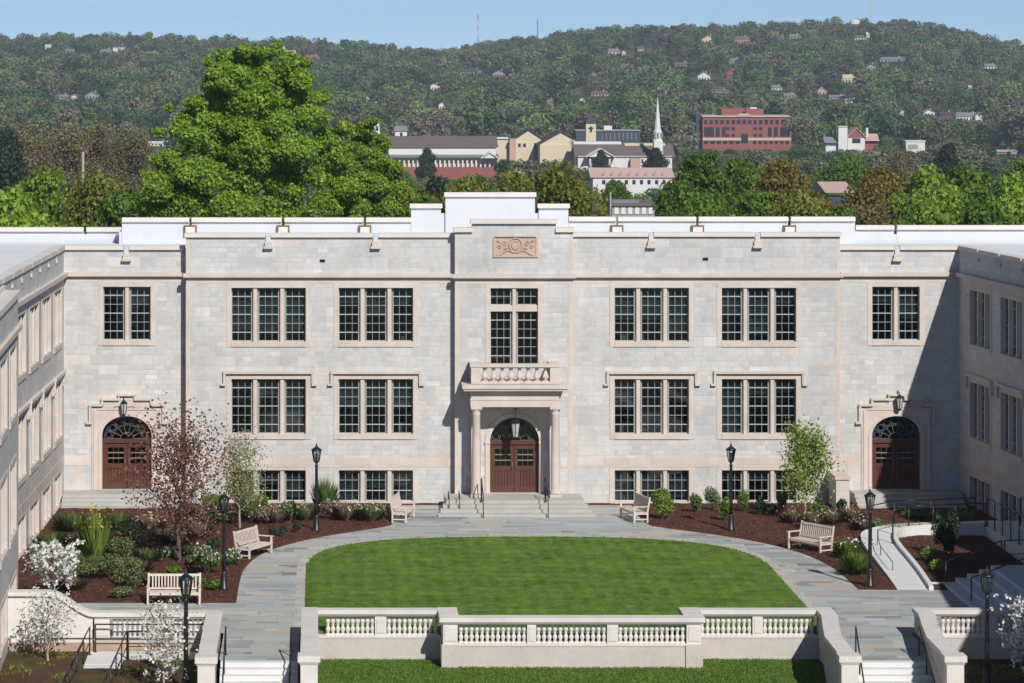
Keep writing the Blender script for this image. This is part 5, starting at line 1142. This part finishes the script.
# houses on the hillside: (px, py of the eaves, width, height of what shows, wall, roof, label)
HS_ = [(48, 47, 6, 5, 'w_white', 'w_white', 'tiny bright white house on the ridge farthest left'), (70, 51, 9, 4, 'w_grey', 'r_grey', 'grey house on the ridge next to the tiny white one'), (106, 51, 12, 4, 'w_cream', 'r_grey', 'tan low house on the left ridge below dark pines'), (119, 47, 13, 5, 'w_white', 'r_dark', 'white house with dark roof on the left ridge'), (150, 53, 18, 3, 'w_pink', 'r_grey', 'long low house right of the dark-roofed ridge house'),
       (278, 50, 14, 7, 'w_white', 'w_white', 'white columned house beside the huge tree crown on the ridge'), (290, 52, 12, 3, 'w_cream', 'w_cream', 'cream garden house next to the columned ridge house'), (312, 57, 15, 4, 'w_pink', 'r_red', 'red-roofed house on the ridge right of the huge tree'), (434, 87, 13, 7, 'w_white', 'r_red', 'white house with red gable on the slope above the arcaded hall'), (367, 99, 5, 7, 'w_white', 'r_grey', 'small white house on the slope above the bell cupola'), (442, 106, 7, 8, 'w_white', 'r_grey', 'tall narrow white house above the arcaded hall roof'),
       (472, 72, 24, 6, 'w_grey', 'r_dark', 'wide grey house under the red and white mast'), (499, 74, 13, 8, 'w_grey', 'r_dark', 'grey house with tall gable under the dark mast'), (549, 102, 12, 6, 'w_white', 'r_grey', 'white-fronted house on the slope above the square tower'), (588, 54, 4, 3, 'w_white', 'w_white', 'white speck of a house high above the square tower'), (614, 52, 12, 7, 'w_cream', 'r_grey', 'cream house of two storeys high above the steeple'), (624, 53, 5, 6, 'w_cream', 'r_brown', 'narrow cream house joined beside the two storey one'), (641, 49, 7, 4, 'w_cream', 'r_brown', 'small tan house right of the cream pair high above the steeple'),
       (594, 74, 6, 3, 'w_white', 'r_grey', 'little white house midway up above the tower'), (600, 94, 18, 6, 'w_pink', 'r_brown', 'brown-pink house low on the slope above the tower'), (582, 101, 6, 7, 'w_white', 'r_grey', 'narrow white house low on the slope near the square tower'), (708, 40, 13, 9, 'w_cream', 'r_red', 'cream house with red porch on the ridge above the brick offices'), (704, 77, 13, 10, 'w_white', 'r_grey', 'grey-white stacked house above the brick offices'), (669, 57, 6, 3, 'w_cream', 'r_brown', 'tiny tan house between the steeple tip and the red-porched ridge house'), (682, 65, 16, 6, 'w_pink', 'r_brown', 'brown-red house on the slope left of the stacked house'),
       (731, 74, 10, 8, 'w_red', 'r_red', 'red brick house above the brick offices'), (742, 40, 16, 8, 'w_pink', 'r_brown', 'pinkish house near the ridge right of the red-porched one'), (735, 61, 12, 6, 'w_grey', 'r_grey', 'grey house right above the small red brick house'), (795, 37, 12, 6, 'w_grey', 'r_grey', 'grey house high on the ridge above the far end of the offices'), (720, 91, 20, 4, 'w_pink', 'r_brown', 'long pinkish house just above the brick offices'), (777, 88, 11, 6, 'w_white', 'r_grey', 'white-grey house above the right end of the brick offices'), (790, 96, 12, 6, 'w_grey', 'r_grey', 'grey house nearest the right end of the brick offices'),
       (862, 38, 16, 6, 'w_white', 'r_brown', 'long white house under the water tank'), (868, 35, 4, 6, 'w_white', 'w_white', 'white chimney-like house next to the long house under the water tank'), (894, 60, 28, 6, 'w_grey', 'r_grey', 'very long grey-roofed house on the right slope'), (871, 67, 10, 6, 'w_grey', 'r_dark', 'dark gabled house just below the very long grey one'), (848, 79, 14, 9, 'w_cream', 'w_cream', 'bright cream flat-roofed house on the right slope'), (822, 92, 9, 9, 'w_pink', 'r_pink', 'pink house on the slope left of the pale low houses'), (838, 97, 18, 4, 'w_grey', 'r_grey', 'low grey house beside the pink one'), (852, 101, 14, 5, 'w_white', 'r_grey', 'low white house beside the low grey one'),
       (991, 67, 13, 7, 'w_white', 'r_grey', 'white house alone high near the right edge'), (970, 87, 4, 3, 'w_white', 'w_white', 'white speck of a house below the lone one near the right edge'), (903, 113, 7, 6, 'w_white', 'r_grey', 'small white house left of the gabled white ones on the right slope'), (929, 113, 12, 7, 'w_white', 'r_grey', 'white house with pointed gable on the lower right slope'), (947, 115, 14, 7, 'w_red', 'r_dark', 'dark brick house between two white houses on the right slope'), (969, 117, 26, 9, 'w_white', 'r_grey', 'large white house with grey roofs on the lower right slope'),
       (62, 97, 12, 5, 'w_grey', 'r_grey', 'grey-blue house low on the left slope'), (74, 97, 6, 5, 'w_white', 'r_grey', 'small white house low on the left slope'), (92, 96, 14, 9, 'w_grey', 'r_grey', 'house with long pale roof beside dark trees on the left slope'), (158, 144, 22, 5, 'w_white', 'w_white', 'flat white building half hidden beside the huge tree'), (115, 160, 20, 5, 'w_pink', 'r_pink', 'pale low roofs in front of the brown trees by the bare trunk'), (1005, 152, 22, 4, 'w_grey', 'r_pink', 'low grey roof among trees near the right edge')]
for (px, py, wp, hp, wm, rm, lb) in HS_:
    X_, Y_, Z_ = ground_hit(px, py+hp*.5)
    if Y_ > 2600: Y_ = 2600.0; Z_ = tz((px-VX)*Y_/FOC, Y_)
    t_ = Bd('hillside_house', px, py+hp*.5, Y_, lb, 'house'); t_.z0 = Z_
    keep(px-wp/2-1, px+wp/2+1, py+hp*.2, Y_)
    yt = py-hp*.5; he = yt+hp*.42; dp = 9; a, c = px-wp/2, px+wp/2
    t_.box('wall', a+.4, c-.4, he, py+hp, 0, dp, wm, True)
    if wm == rm: t_.box('roof', a, c, yt, he, -.3, dp+.3, rm)
    elif hp/wp > .62 or 'gable' in lb: t_.gable('roof', a, c, yt, he+.2, 0, dp, rm, wm)
    else: t_.ridge('roof', a, c, yt, he+.2, 0, dp, rm, .12)
    nw = max(2, int(wp/3.2)); t_.wins(a+.8, c-.8, he+hp*.14, he+hp*.34, nw, 0, .42)
    if wp > 9: t_.box('chimney', a+wp*.7, a+wp*.7+1, yt-1.2, yt+1.5, dp*.4, dp*.4+1, 'w_pink')
    if wp > 20: t_.box('wing_wall', c-wp*.3, c-.5, he-.5, py+hp, -3, 0, wm, True); t_.gable('roof', c-wp*.32, c-.2, yt+.3, he, -3.2, 2, rm, wm)
# masts and water tank on the ridge
def mast(px, y0, y1, Y, label, cols, r=.45):
    x, y, z = at(px, y1, Y); t_ = empty('radio_mast', (x, y, z), label, 'mast'); n = len(cols)
    for k, c_ in enumerate(cols):
        za = CAMH-(y1+(y0-y1)*k/n-VY)*Y/FOC; zb = CAMH-(y1+(y0-y1)*(k+1)/n-VY)*Y/FOC; b = MB()
        for q in range(3):
            w1_ = 2.09*q; p0 = (x+r*math.cos(w1_), y+r*math.sin(w1_), za); b.tube(p0, (p0[0], p0[1], zb), .12, .12, 4)
            m_ = max(2, int((zb-za)/1.6))
            for j in range(m_):
                w2_ = w1_+2.09*(1 if j % 2 else -1); b.tube((x+r*math.cos(w1_), y+r*math.sin(w1_), za+(zb-za)*j/m_), (x+r*math.cos(w2_), y+r*math.sin(w2_), za+(zb-za)*(j+1)/m_), .06, .06, 3)
        b.build('mast_section', c_, t_)
    return t_
mast(478, 14, 48, 2820, 'red and white banded radio mast on the low saddle of the ridge', ['w_white', 'w_red', 'w_white', 'w_red', 'w_white', 'w_red'], .7)
mast(537.5, 20, 44, 2820, 'dark thin radio mast on the ridge beside the banded one', ['w_grey', 'w_dark', 'w_dark'], .4)
mast(870.5, -6, 32, 2820, 'pale thin radio mast on the hilltop behind the water tank', ['w_white', 'w_white', 'w_white'], .45)
x, y, z = at(855, 26, 2790); t_ = empty('water_tank', (x, y, z), 'round white water tank on the hilltop', 'water tank'); b = MB(); b.lathe((x, y, z-3), [(4.6, 0), (4.6, 7.2), (3.5, 8.2), (.3, 8.9)], 24); b.build('tank', 'w_white', t_)
keep(849, 861, 23, 2790)

# ------------------------------------------------------------------ the far wood (nobody could count it): instanced crowns
hid = bpy.data.collections.new('crown shapes')
def crown_proto(seed, conic, n, size, bare=False):
    r = np.random.default_rng(seed); lb = []
    for _ in range(9 if not conic else 6):
        h = r.random(); a = r.random()*6.28; q = 2.6*r.random()**.5*(1-conic*h)
        s_ = 1.25+1.0*r.random(); lb.append((q*math.cos(a), q*math.sin(a), 3.0+5.0*h, s_*(1-conic*h*.6), s_*(1-conic*h*.6), s_*.85))
    P, d = lobes_pts(lb, n, .62 if not bare else .2); o = npmesh('crown_shape', leaves(P, size, .4, .8, d), 4, 'l_far')
    COL.objects.unlink(o); hid.objects.link(o); return o
for s_ in range(7): crown_proto(100+s_, 0, 640, .72)
for s_ in range(3): crown_proto(200+s_, .75, 520, .65)
for s_ in range(2): crown_proto(300+s_, 0, 480, .5, True)
def wood(name, Y0_, Y1_, step, smin, smax, angs=(-.125, .24), seed=1, pymin=None):
    r = np.random.default_rng(seed); out = []
    Yv = Y0_
    while Yv < Y1_:
        st = step*(1+.25*(Yv-Y0_)/(Y1_-Y0_)); xs = np.arange(angs[0]*Yv-5, angs[1]*Yv+5, st); xs = xs+r.uniform(-.5, .5, len(xs))*st; yy = Yv+r.uniform(-.5, .5, len(xs))*st
        out.append(np.stack([xs, yy], 1)); Yv += st
    P = np.concatenate(out); z = terrain(P[:, 0], P[:, 1]); sc2 = r.uniform(smin, smax, len(P))
    px = VX+FOC*P[:, 0]/P[:, 1]; pt = VY+FOC*(CAMH-(z+9.2*sc2))/P[:, 1]; hw = 3.6*sc2*FOC/P[:, 1]
    ok = np.ones(len(P), bool)
    for (a, c, yb, Yk) in KEEP:          # lower growth in front of a house, nothing inside its plot
        fr_ = (px+hw*.55 > a) & (px-hw*.55 < c) & (P[:, 1] < Yk+2) & (pt < yb-.6)
        need = (CAMH-(yb-.6-VY)*P[:, 1]/FOC-z)/9.2
        low = fr_ & (need > .22); sc2 = np.where(low, np.minimum(sc2, need), sc2); ok &= ~(fr_ & ~low)
        ok &= ~((px > a+.5) & (px < c-.5) & (P[:, 1] > Yk-2) & (P[:, 1] < Yk+(16 if Yk < 1400 else 9)))
    P, z, sc2 = P[ok], z[ok], sc2[ok]; n = len(P)
    me = bpy.data.meshes.new(name); me.vertices.add(n); me.vertices.foreach_set('co', np.stack([P[:, 0], P[:, 1], z-.8], 1).reshape(-1).astype(np.float32))
    at_ = me.attributes.new('sz', 'FLOAT', 'POINT'); at_.data.foreach_set('value', sc2.astype(np.float32)); me.update()
    ob = bpy.data.objects.new(name, me); COL.objects.link(ob); tag(ob, kind='stuff')
    ng = bpy.data.node_groups.new(name+' scatter', 'GeometryNodeTree'); ng.interface.new_socket('Geometry', in_out='INPUT', socket_type='NodeSocketGeometry'); ng.interface.new_socket('Geometry', in_out='OUTPUT', socket_type='NodeSocketGeometry')
    gi, go = ng.nodes.new('NodeGroupInput'), ng.nodes.new('NodeGroupOutput'); ip = ng.nodes.new('GeometryNodeInstanceOnPoints'); ci = ng.nodes.new('GeometryNodeCollectionInfo')
    ci.inputs['Collection'].default_value = hid; ci.inputs['Separate Children'].default_value = True; ci.inputs['Reset Children'].default_value = True
    ip.inputs['Pick Instance'].default_value = True
    na = ng.nodes.new('GeometryNodeInputNamedAttribute'); na.data_type = 'FLOAT'; na.inputs['Name'].default_value = 'sz'
    rv = ng.nodes.new('FunctionNodeRandomValue'); rv.data_type = 'FLOAT_VECTOR'; rv.inputs[0].default_value = (0, 0, 0); rv.inputs[1].default_value = (.1, .1, 6.28)
    ri = ng.nodes.new('FunctionNodeRandomValue'); ri.data_type = 'INT'; ri.inputs[4].default_value = 0; ri.inputs[5].default_value = 11
    ng.links.new(gi.outputs[0], ip.inputs['Points']); ng.links.new(ci.outputs[0], ip.inputs['Instance']); ng.links.new(na.outputs[0], ip.inputs['Scale']); ng.links.new(rv.outputs[0], ip.inputs['Rotation'])
    ng.links.new(ri.outputs[2], ip.inputs['Instance Index']); ng.links.new(ip.outputs[0], go.inputs[0])
    md = ob.modifiers.new('scatter', 'NODES'); md.node_group = ng
    return n
n1 = wood('hillside_wood', 1290, 2900, 11.0, .85, 2.2, seed=3)
n2 = wood('town_wood', 420, 1290, 11.0, .65, 1.3, seed=4)
print('wood crowns', n1, n2)

# ------------------------------------------------------------------ courtyard planting
def groundz(x, y):
    return float(mulchz(np.array([[x]]), np.array([[y]]))[0, 0]) if y > 114.2 else float(lowz(np.array([x]), np.array([y]))[0])
def young_tree(name, px, py, z, top, width, mat, label, nleaf, size, trunk_r=.06, bark='barkpale', clump=.22, n=11, flowers=None, cat='tree'):
    X_, Y_, Z_ = gp(px, py, z); sc1 = FOC/Y_; H = (py-top)/sc1; t_ = empty(name, (X_, Y_, Z_), label, cat)
    mb, tips = MB(), []; random.seed(hash(label) % 1000 if False else len(label)*7+int(px))
    branches(mb, (X_, Y_, Z_-.05), H*.84, trunk_r, n, width/sc1*.40, tips, 2, .6); mb.build('trunk', bark, t_)
    T_ = np.array(tips)-np.array([X_, Y_, Z_]); T_ = T_[T_[:, 2] > H*.18]; k = rng.integers(0, len(T_), nleaf)
    P = T_[k]+rng.normal(size=(nleaf, 3))*clump*H/4
    if mat == 'l_white':
        m_ = nleaf//6; k = rng.integers(0, len(T_), m_); Cc = T_[k]+rng.normal(size=(m_, 3))*clump*H/4; P = np.repeat(Cc, 6, 0)+rng.normal(size=(m_*6, 3))*.055
    npmesh('crown', leaves(P, size, .3, .7), 4, mat, t_)
    if flowers:
        k = rng.integers(0, len(T_), flowers[1]); P = T_[k]+rng.normal(size=(flowers[1], 3))*clump*H/4; npmesh('blossom', leaves(P, flowers[2], .3, .8), 4, flowers[0], t_)
    return t_
young_tree('maroon_leaved_tree', 179, 562, .05, 417, 88, 'l_maroon', 'slender young tree with sparse maroon leaves beside the sunlit side door', 4400, .12, .10, 'bark', .42, 15)
young_tree('budding_young_tree', 240, 528, .05, 428, 56, 'l_pale', 'wispy young tree with pale yellow-green buds before the basement windows', 3000, .085, .05, 'barkpale', .30, 13)
young_tree('leafy_young_tree', 805, 520, .05, 419, 54, 'l_lime', 'young tree with bright green leaves above the slatted bench', 4200, .12, .05, 'barkpale', .26, 13, cat='tree')
young_tree('magnolia_tree', 48, 661, -.46, 596, 72, 'l_white', 'white flowering magnolia in the lower bed in front of the sweeping wall', 950, .10, .045, 'barkpale', .34, 12, ('l_blue', 260, .07))
young_tree('magnolia_tree', 165, 700, -.9, 594, 54, 'l_white', 'white flowering magnolia standing beside the front lamp post', 900, .10, .045, 'barkpale', .34, 13, ('l_blue', 500, .075))
young_tree('magnolia_tree', 1034, 700, -.9, 590, 74, 'l_white', 'white flowering magnolia cut by the edge before the half shaded balustrade', 1700, .11, .06, 'barkpale', .34, 14, ('l_blue', 300, .08))
def shrub(name, px, py, w_, h_, mat, label, nleaf=700, size=.10, flowers=None, cat='shrub', grass=False, z=None, stems=True):
    X_, Y_, _ = gp(px, py, .05 if z is None else z); zz = groundz(X_, Y_) if z is None else z; sc1 = FOC/Y_; W_, H = w_/sc1*1.15, h_/sc1*1.08; nleaf = int(nleaf*1.7)
    if flowers: flowers = (flowers[0], int(flowers[1]*1.5), flowers[2])
    t_ = empty(name, (X_, Y_, zz), label, cat)
    if grass:
        n = int(nleaf*.75); a = rng.random(n)*6.283; q = rng.random(n)**.9*W_*.62; size *= .62; base = np.stack([q*.45*np.cos(a), q*.45*np.sin(a), np.zeros(n)], 1)
        tip = np.stack([q*1.1*np.cos(a), q*1.1*np.sin(a), H*(.25+.8*rng.random(n))*(1-.35*(q/W_)**1.0)], 1)+rng.normal(size=(n, 3))*np.array([.10, .10, .02])*W_; sd = np.stack([-np.sin(a), np.cos(a), np.zeros(n)], 1)*size*.22
        mid = base*.4+tip*.6; mid[:, 2] += H*.06
        V = np.stack([base-sd, base+sd, mid+sd*.8, tip, mid-sd*.8], 1); npmesh('foliage', V, 5, mat, t_)
        P = tip
    else:
        r = rng; lb = []
        for _ in range(7): 
            a = r.random()*6.28; q = W_*.30*r.random(); lb.append((q*math.cos(a), q*math.sin(a), H*(.35+.33*r.random()), W_*(.18+.12*r.random()), W_*(.18+.12*r.random()), H*(.22+.14*r.random())))
        P, d = lobes_pts(lb, nleaf, .45); P[:, 2] = np.maximum(P[:, 2], .03); npmesh('foliage', leaves(P, size, .4, .7, d), 4, mat, t_)
        b = MB()
        for k in range(6): w1_ = k*1.05; b.tube((X_, Y_, zz-.05), (X_+W_*.25*math.cos(w1_), Y_+W_*.25*math.sin(w1_), zz+H*.6), .014, .006, 4)
        b.build('stems', 'bark', t_)
    if flowers:
        fm, fn, fs = flowers; top = P[P[:, 2] > np.percentile(P[:, 2], 45)]; Q = top[rng.integers(0, len(top), fn)]*np.array([1, 1, 1.06])+rng.normal(size=(fn, 3))*.02
        npmesh('blossom', leaves(Q, fs, .8, .9), 4, fm, t_)
    return t_
G = 'shrub'
shrub('tall_perennial', 95, 558, 26, 48, 'l_lime', 'tall yellow-green clump with yellow flowers in the big mulch bed', 420, .12, ('l_yel', 60, .10), 'plant', True)
shrub('grass_clump', 72, 531, 30, 20, 'l_shrub', 'low green clump beside the sunlit wing, nearest the side steps', 420, .12, None, 'plant', True)
shrub('grass_clump', 118, 530, 24, 18, 'l_shrub', 'low green clump right of the yellow-green perennial', 420, .12, None, 'plant', True)
shrub('evergreen_shrub', 60, 541, 22, 8, 'l_dark', 'dark flat shrub under the green clump by the sunlit wing', 500, .1)
for (px, py, w_, h_, lb) in ((46, 556, 30, 14, 'sparse grey-green shrub nearest the sunlit wing'), (70, 566, 30, 16, 'sparse grey-green shrub left of the tall perennial foot'), (86, 580, 34, 20, 'sparse grey-green shrub behind the upper magnolia'), (112, 580, 34, 24, 'large grey-green shrub in the middle of the big bed'), (130, 588, 30, 30, 'large grey-green shrub next to the bench'), (124, 560, 30, 22, 'grey-green shrub with purple stems behind the middle one'), (138, 546, 34, 22, 'big dark green-grey shrub behind the maroon tree'), (118, 598, 22, 10, 'low grey-green shrub at the mulch edge near the bench')):
    shrub('grey_green_shrub', px, py, w_*1.3, h_*1.05, 'l_blue', lb, 760, .085)
shrub('evergreen_shrub', 124, 537, 16, 16, 'l_dark', 'dark upright shrub beside the big grey one', 500, .1)
shrub('evergreen_shrub', 214, 552, 16, 14, 'l_dark', 'round dark green shrub right of the maroon tree trunk', 520, .1)
shrub('dry_perennial', 150, 530, 26, 14, 'l_dry', 'dry brown clump with cream heads behind the maroon tree', 420, .12, ('l_cream', 60, .09), 'plant', True)
shrub('dry_perennial', 176, 545, 26, 16, 'l_dry', 'dry brown clump around the foot of the maroon tree', 420, .12, ('l_cream', 30, .08), 'plant', True)
shrub('dry_perennial', 196, 538, 24, 18, 'l_dry', 'dry brown clump right behind the maroon tree', 420, .12, ('l_cream', 40, .08), 'plant', True)
shrub('white_flower_clump', 167, 558, 24, 11, 'l_shrub', 'white flowering clump left of the maroon tree trunk', 260, .1, ('l_white', 90, .08), 'plant')
shrub('white_flower_clump', 207, 574, 34, 26, 'l_shrub', 'large white flowering clump left of the lamp post', 560, .11, ('l_white', 110, .09), 'plant')
shrub('white_flower_clump', 230, 566, 22, 16, 'l_shrub', 'white flowering clump just right of the lamp post', 320, .1, ('l_white', 100, .08), 'plant')
shrub('low_shrub', 173, 576, 26, 10, 'l_green', 'low green mound above the bench facing the viewer', 320, .1)
shrub('low_shrub', 192, 566, 20, 10, 'l_blue', 'low green mound between trunk and big white clump', 320, .1)
shrub('low_shrub', 212, 590, 18, 10, 'l_green', 'bright low shrub at the foot of the lamp post', 320, .1)
shrub('low_shrub', 196, 584, 18, 9, 'l_shrub', 'low shrub left of the bright one at the lamp post', 320, .1)
cols_ = [('l_dry', 'dry brown'), ('l_shrub', 'mixed green'), ('l_blue', 'grey-green'), ('l_dry', 'tawny')]
row = [(205, 522, 26, 20), (222, 524, 22, 18), (250, 520, 20, 24), (262, 524, 20, 18), (276, 523, 18, 16), (290, 522, 18, 18), (304, 520, 16, 16), (330, 520, 16, 18), (344, 520, 18, 17), (358, 520, 16, 14), (371, 521, 18, 16), (384, 520, 18, 14)]
whereR = ['left of the lamp post, below the wispy tree', 'just right of the lamp post with white flowers', 'below the first basement windows', 'behind the bench turned to the lawn', 'right of the bench back rail', 'midway to the second lamp post', 'left of the second lamp post', 'right of the second lamp post', 'below the feathery shrub', 'below the second basement windows', 'close to the end-on bench', 'nearest to the end-on bench']
for k, (px, py, w_, h_) in enumerate(row):
    m_, cn = cols_[k % 4]; shrub('border_perennial', px, py, w_*1.2, h_*1.1, m_, cn+' flowering border plant '+whereR[k], 360, .10, ('l_cream', 46, .08), 'plant', k % 2 == 0)
for (px, py, lb) in ((272, 538, 'small dark green ball in the mulch right of the bench'), (283, 537, 'middle dark green ball in the mulch beside the curved path'), (296, 533, 'dark green ball in the mulch nearest the second lamp post')): shrub('ball_shrub', px, py, 10, 10, 'l_dark', lb, 300, .08)
shrub('feathery_shrub', 325, 512, 20, 34, 'l_shrub', 'feathery upright green shrub beside the second lamp post', 600, .09, None, 'shrub', True)
shrub('leafy_shrub', 262, 507, 22, 14, 'l_lime', 'bright leafy shrub under the first basement windows', 420, .10); shrub('leafy_shrub', 212, 508, 30, 14, 'l_green', 'green leafy shrub between side steps and wispy tree', 420, .10); shrub('leafy_shrub', 240, 512, 26, 42, 'l_green', 'tall leafy shrub under the wispy tree', 700, .10)
for k, (px, py, w_, h_) in enumerate(((50, 548, 26, 14), (84, 548, 26, 16), (106, 556, 22, 16), (92, 572, 30, 16), (70, 590, 26, 12), (146, 562, 24, 14), (152, 586, 20, 14), (138, 572, 22, 14), (160, 540, 20, 12), (188, 556, 18, 10))):
    shrub('meadow_clump', px, py, w_, h_, ['l_shrub', 'l_dry', 'l_blue'][k % 3], ['loose green grass nearest the sunlit wing', 'loose brown grass at the foot of the yellow-green perennial', 'loose grey grass right of the yellow-green perennial', 'loose green grass below the yellow-green perennial', 'loose brown grass behind the round magnolia bush', 'loose grey grass left of the maroon tree', 'loose green grass over the bench end', 'loose brown grass between big shrubs and bench', 'loose grey grass up toward the side steps', 'loose green grass right of the maroon tree foot'][k], 420, .10, None, 'plant', True)
# beyond the porch
shrub('round_bush', 662, 520, 27, 33, 'l_lime', 'round bright green bush beside the end-on bench', 1500, .10)
for (px, py, w_, h_, m_, lb) in ((696, 513, 18, 20, 'l_shrub', 'airy green shrub right of the round bush'), (714, 511, 20, 24, 'l_blue', 'airy pale shrub between round bush and lamp post'), (725, 521, 14, 24, 'l_green', 'small green shrub just left of the lamp post'), (744, 512, 16, 22, 'l_green', 'leafy shrub just right of the lamp post'), (760, 515, 12, 18, 'l_dark', 'dark narrow shrub below the last basement windows'), (772, 516, 12, 12, 'l_dark', 'dark low shrub right of the narrow one'), (781, 514, 14, 22, 'l_green', 'leafy shrub left of the young green tree'), (818, 518, 20, 14, 'l_shrub', 'low shrub right of the young tree trunk'), (841, 513, 10, 16, 'l_dark', 'small round shrub on a stem before the stone cheek wall')):
    shrub('border_shrub', px, py, w_, h_, m_, lb, 460, .09)
for (px, py, w_, h_, lb) in ((792, 523, 20, 14, 'dry tawny clump behind the slatted bench'), (812, 528, 20, 16, 'dry tawny clump right of the young tree trunk'), (830, 524, 20, 14, 'dry tawny clump below the small round shrub'), (850, 522, 22, 16, 'dry pale clump left of the tall lamp post head'), (862, 530, 20, 12, 'dry tawny clump left of the lamp post pole')): shrub('dry_perennial', px, py, w_, h_, 'l_dry', lb, 300, .1, ('l_cream', 30, .07), 'plant', True)
shrub('strappy_clump', 846, 558, 22, 18, 'l_green', 'strappy green clump with white flowers beside the bench end', 420, .12, ('l_white', 30, .09), 'plant', True)
shrub('strappy_clump', 857, 574, 24, 22, 'l_green', 'tall strappy green clump left of the lamp post foot', 520, .12, None, 'plant', True)
for k, (px, w_) in enumerate(((893, 18), (906, 18), (919, 20))): shrub('lime_grass', px, 532, w_, 12, 'l_lime', ['lime green grass tuft nearest the lamp post, behind the ramp', 'lime green grass tuft in the middle, behind the ramp', 'lime green grass tuft nearest the dark evergreen, behind the ramp'][k], 300, .1, None, 'plant', True)
shrub('low_shrub', 876, 530, 22, 12, 'l_blue', 'grey-green shrub at the start of the ramp curve', 320, .1)
shrub('lime_bush', 928, 562, 18, 15, 'l_lime', 'upper lime green bush in the bed inside the ramp', 520, .09); shrub('lime_bush', 937, 573, 16, 13, 'l_lime', 'lower lime green bush in the bed inside the ramp', 520, .09)
shrub('upright_evergreen', 946, 556, 26, 50, 'l_dark', 'dark upright evergreen inside the ramp bed', 1500, .11)
shrub('yellow_tipped_shrub', 936, 524, 12, 16, 'l_lime', 'small yellow-tipped shrub before the shaded side steps', 300, .1)
shrub('shade_shrub', 955, 526, 34, 16, 'l_shrub', 'green shrub in the shade at the corner of the wing', 500, .1); shrub('shade_shrub', 916, 518, 30, 10, 'l_shrub', 'low green shrub before the shaded side steps', 420, .1)
# magnolia in the upper bed, in front of which the wall sweeps
X_, Y_, Z_ = gp(54, 599, .05)
t_ = empty('magnolia_bush', (X_, Y_, Z_), 'round white flowering magnolia bush in the upper bed over the sweeping wall', 'shrub')
mb, tips = MB(), []; random.seed(11); branches(mb, (X_, Y_, Z_), 1.35, .04, 14, 1.05, tips, 2, .55); mb.build('trunk', 'barkpale', t_)
T_ = np.array(tips)-np.array([X_, Y_, Z_]); k = np.repeat(rng.integers(0, len(T_), 190), 6); npmesh('blossom', leaves(T_[k]+np.repeat(rng.normal(size=(190, 3))*.12, 6, 0)+rng.normal(size=(1140, 3))*.05, .12, .4, .85), 4, 'l_white', t_)
k = rng.integers(0, len(T_), 350); npmesh('crown', leaves(T_[k]+rng.normal(size=(350, 3))*.12, .07, .4, .8), 4, 'l_blue', t_)
# stray turf blades and clods along the lawn's rim so that the edge is not a clean cut: short grass as stuff
def blades(name, P, h, wd, mat):
    n = len(P); a = rng.random(n)*6.283; sd = np.stack([np.cos(a), np.sin(a), 0*a], 1)*wd; tip = P+np.stack([rng.normal(size=n)*h*.4, rng.normal(size=n)*h*.4, h*(.6+.6*rng.random(n))], 1)
    o = npmesh(name, np.stack([P-sd, P+sd, tip], 1), 3, mat); return tag(o, kind='stuff')
n = 22000; P = np.stack([rng.uniform(AX-8.68, AX+8.68, n), rng.uniform(108.7, 130.8, n)], 1); sd_ = sdist(P[:, 0], P[:, 1], lawn); P = P[sd_ < -.0]; P = np.column_stack([P, np.full(len(P), .045)])
M['blade'] = leafmat('grass_blade', (.055, .12, .01), (.17, .27, .04), .3)
blades('lawn_grass', P, .035, .02, 'blade')
n = 60000; P = np.stack([rng.uniform(-.6, 16.8, n), rng.uniform(101.5, 108.2, n)], 1); P = np.column_stack([P, lowz(P[:, 0], P[:, 1])]); blades('lower_grass', P, .06, .02, 'blade')
n = 1500; P = np.concatenate([np.stack([rng.uniform(-11, -3.8, n), rng.uniform(101, 108.2, n)], 1), np.stack([rng.uniform(19.6, 27, n), rng.uniform(101, 108.2, n)], 1)]); P = P[~((P[:, 0] > -8) & (P[:, 0] < -6.2) & (P[:, 1] < 108.2))]; P = P[~((P[:, 0] > -8) & (P[:, 0] < -3) & (P[:, 1] > 106.8))]; P = P[noise2(P[:, 0], P[:, 1], 31, 8, .3, .9) > .1]; P = np.repeat(P, 3, 0)+rng.normal(size=(len(P)*3, 2))*.05; P = np.column_stack([P, lowz(P[:, 0], P[:, 1])+np.where(P[:, 0] < 0, .36, 0)]); blades('ground_cover', P, .10, .025, 'l_olive')
# mulch chips
n = 26000; P = np.stack([rng.uniform(-11.5, 27, n), rng.uniform(114.3, 139.5, n)], 1); d_ = np.minimum(sdist(P[:, 0], P[:, 1], pav), sdist(P[:, 0], P[:, 1], ramp_poly)); P = P[d_ > .12]; P = np.column_stack([P, mulchz(P[:, 0][:, None], P[:, 1][:, None])[:, 0]+.01])
M['chip'] = leafmat('bark_chip', (.05, .022, .014), (.17, .085, .05), .0, .9); tag(npmesh('bark_chips', leaves(P, .09, .8, .5), 4, 'chip'), kind='stuff')

# ------------------------------------------------------------------ air
HAZE = True
if HAZE:
    b = MB(); b.box(-3900, 3900, -620, 4230, -60, 92); hz = b.build('haze', 'white'); tag(hz, kind='stuff')
    m, nt, out = newmat('air'); pv = nt.nodes.new('ShaderNodeVolumePrincipled'); pv.inputs['Color'].default_value = (.80, .88, 1, 1); pv.inputs['Density'].default_value = .00014; pv.inputs['Anisotropy'].default_value = .2
    L(nt, pv.outputs[0], out.inputs['Volume']); hz.data.materials[0] = m
    sc.cycles.volume_bounces = 0
for o in list(bpy.data.objects):
    if '_o' in o: del o['_o']
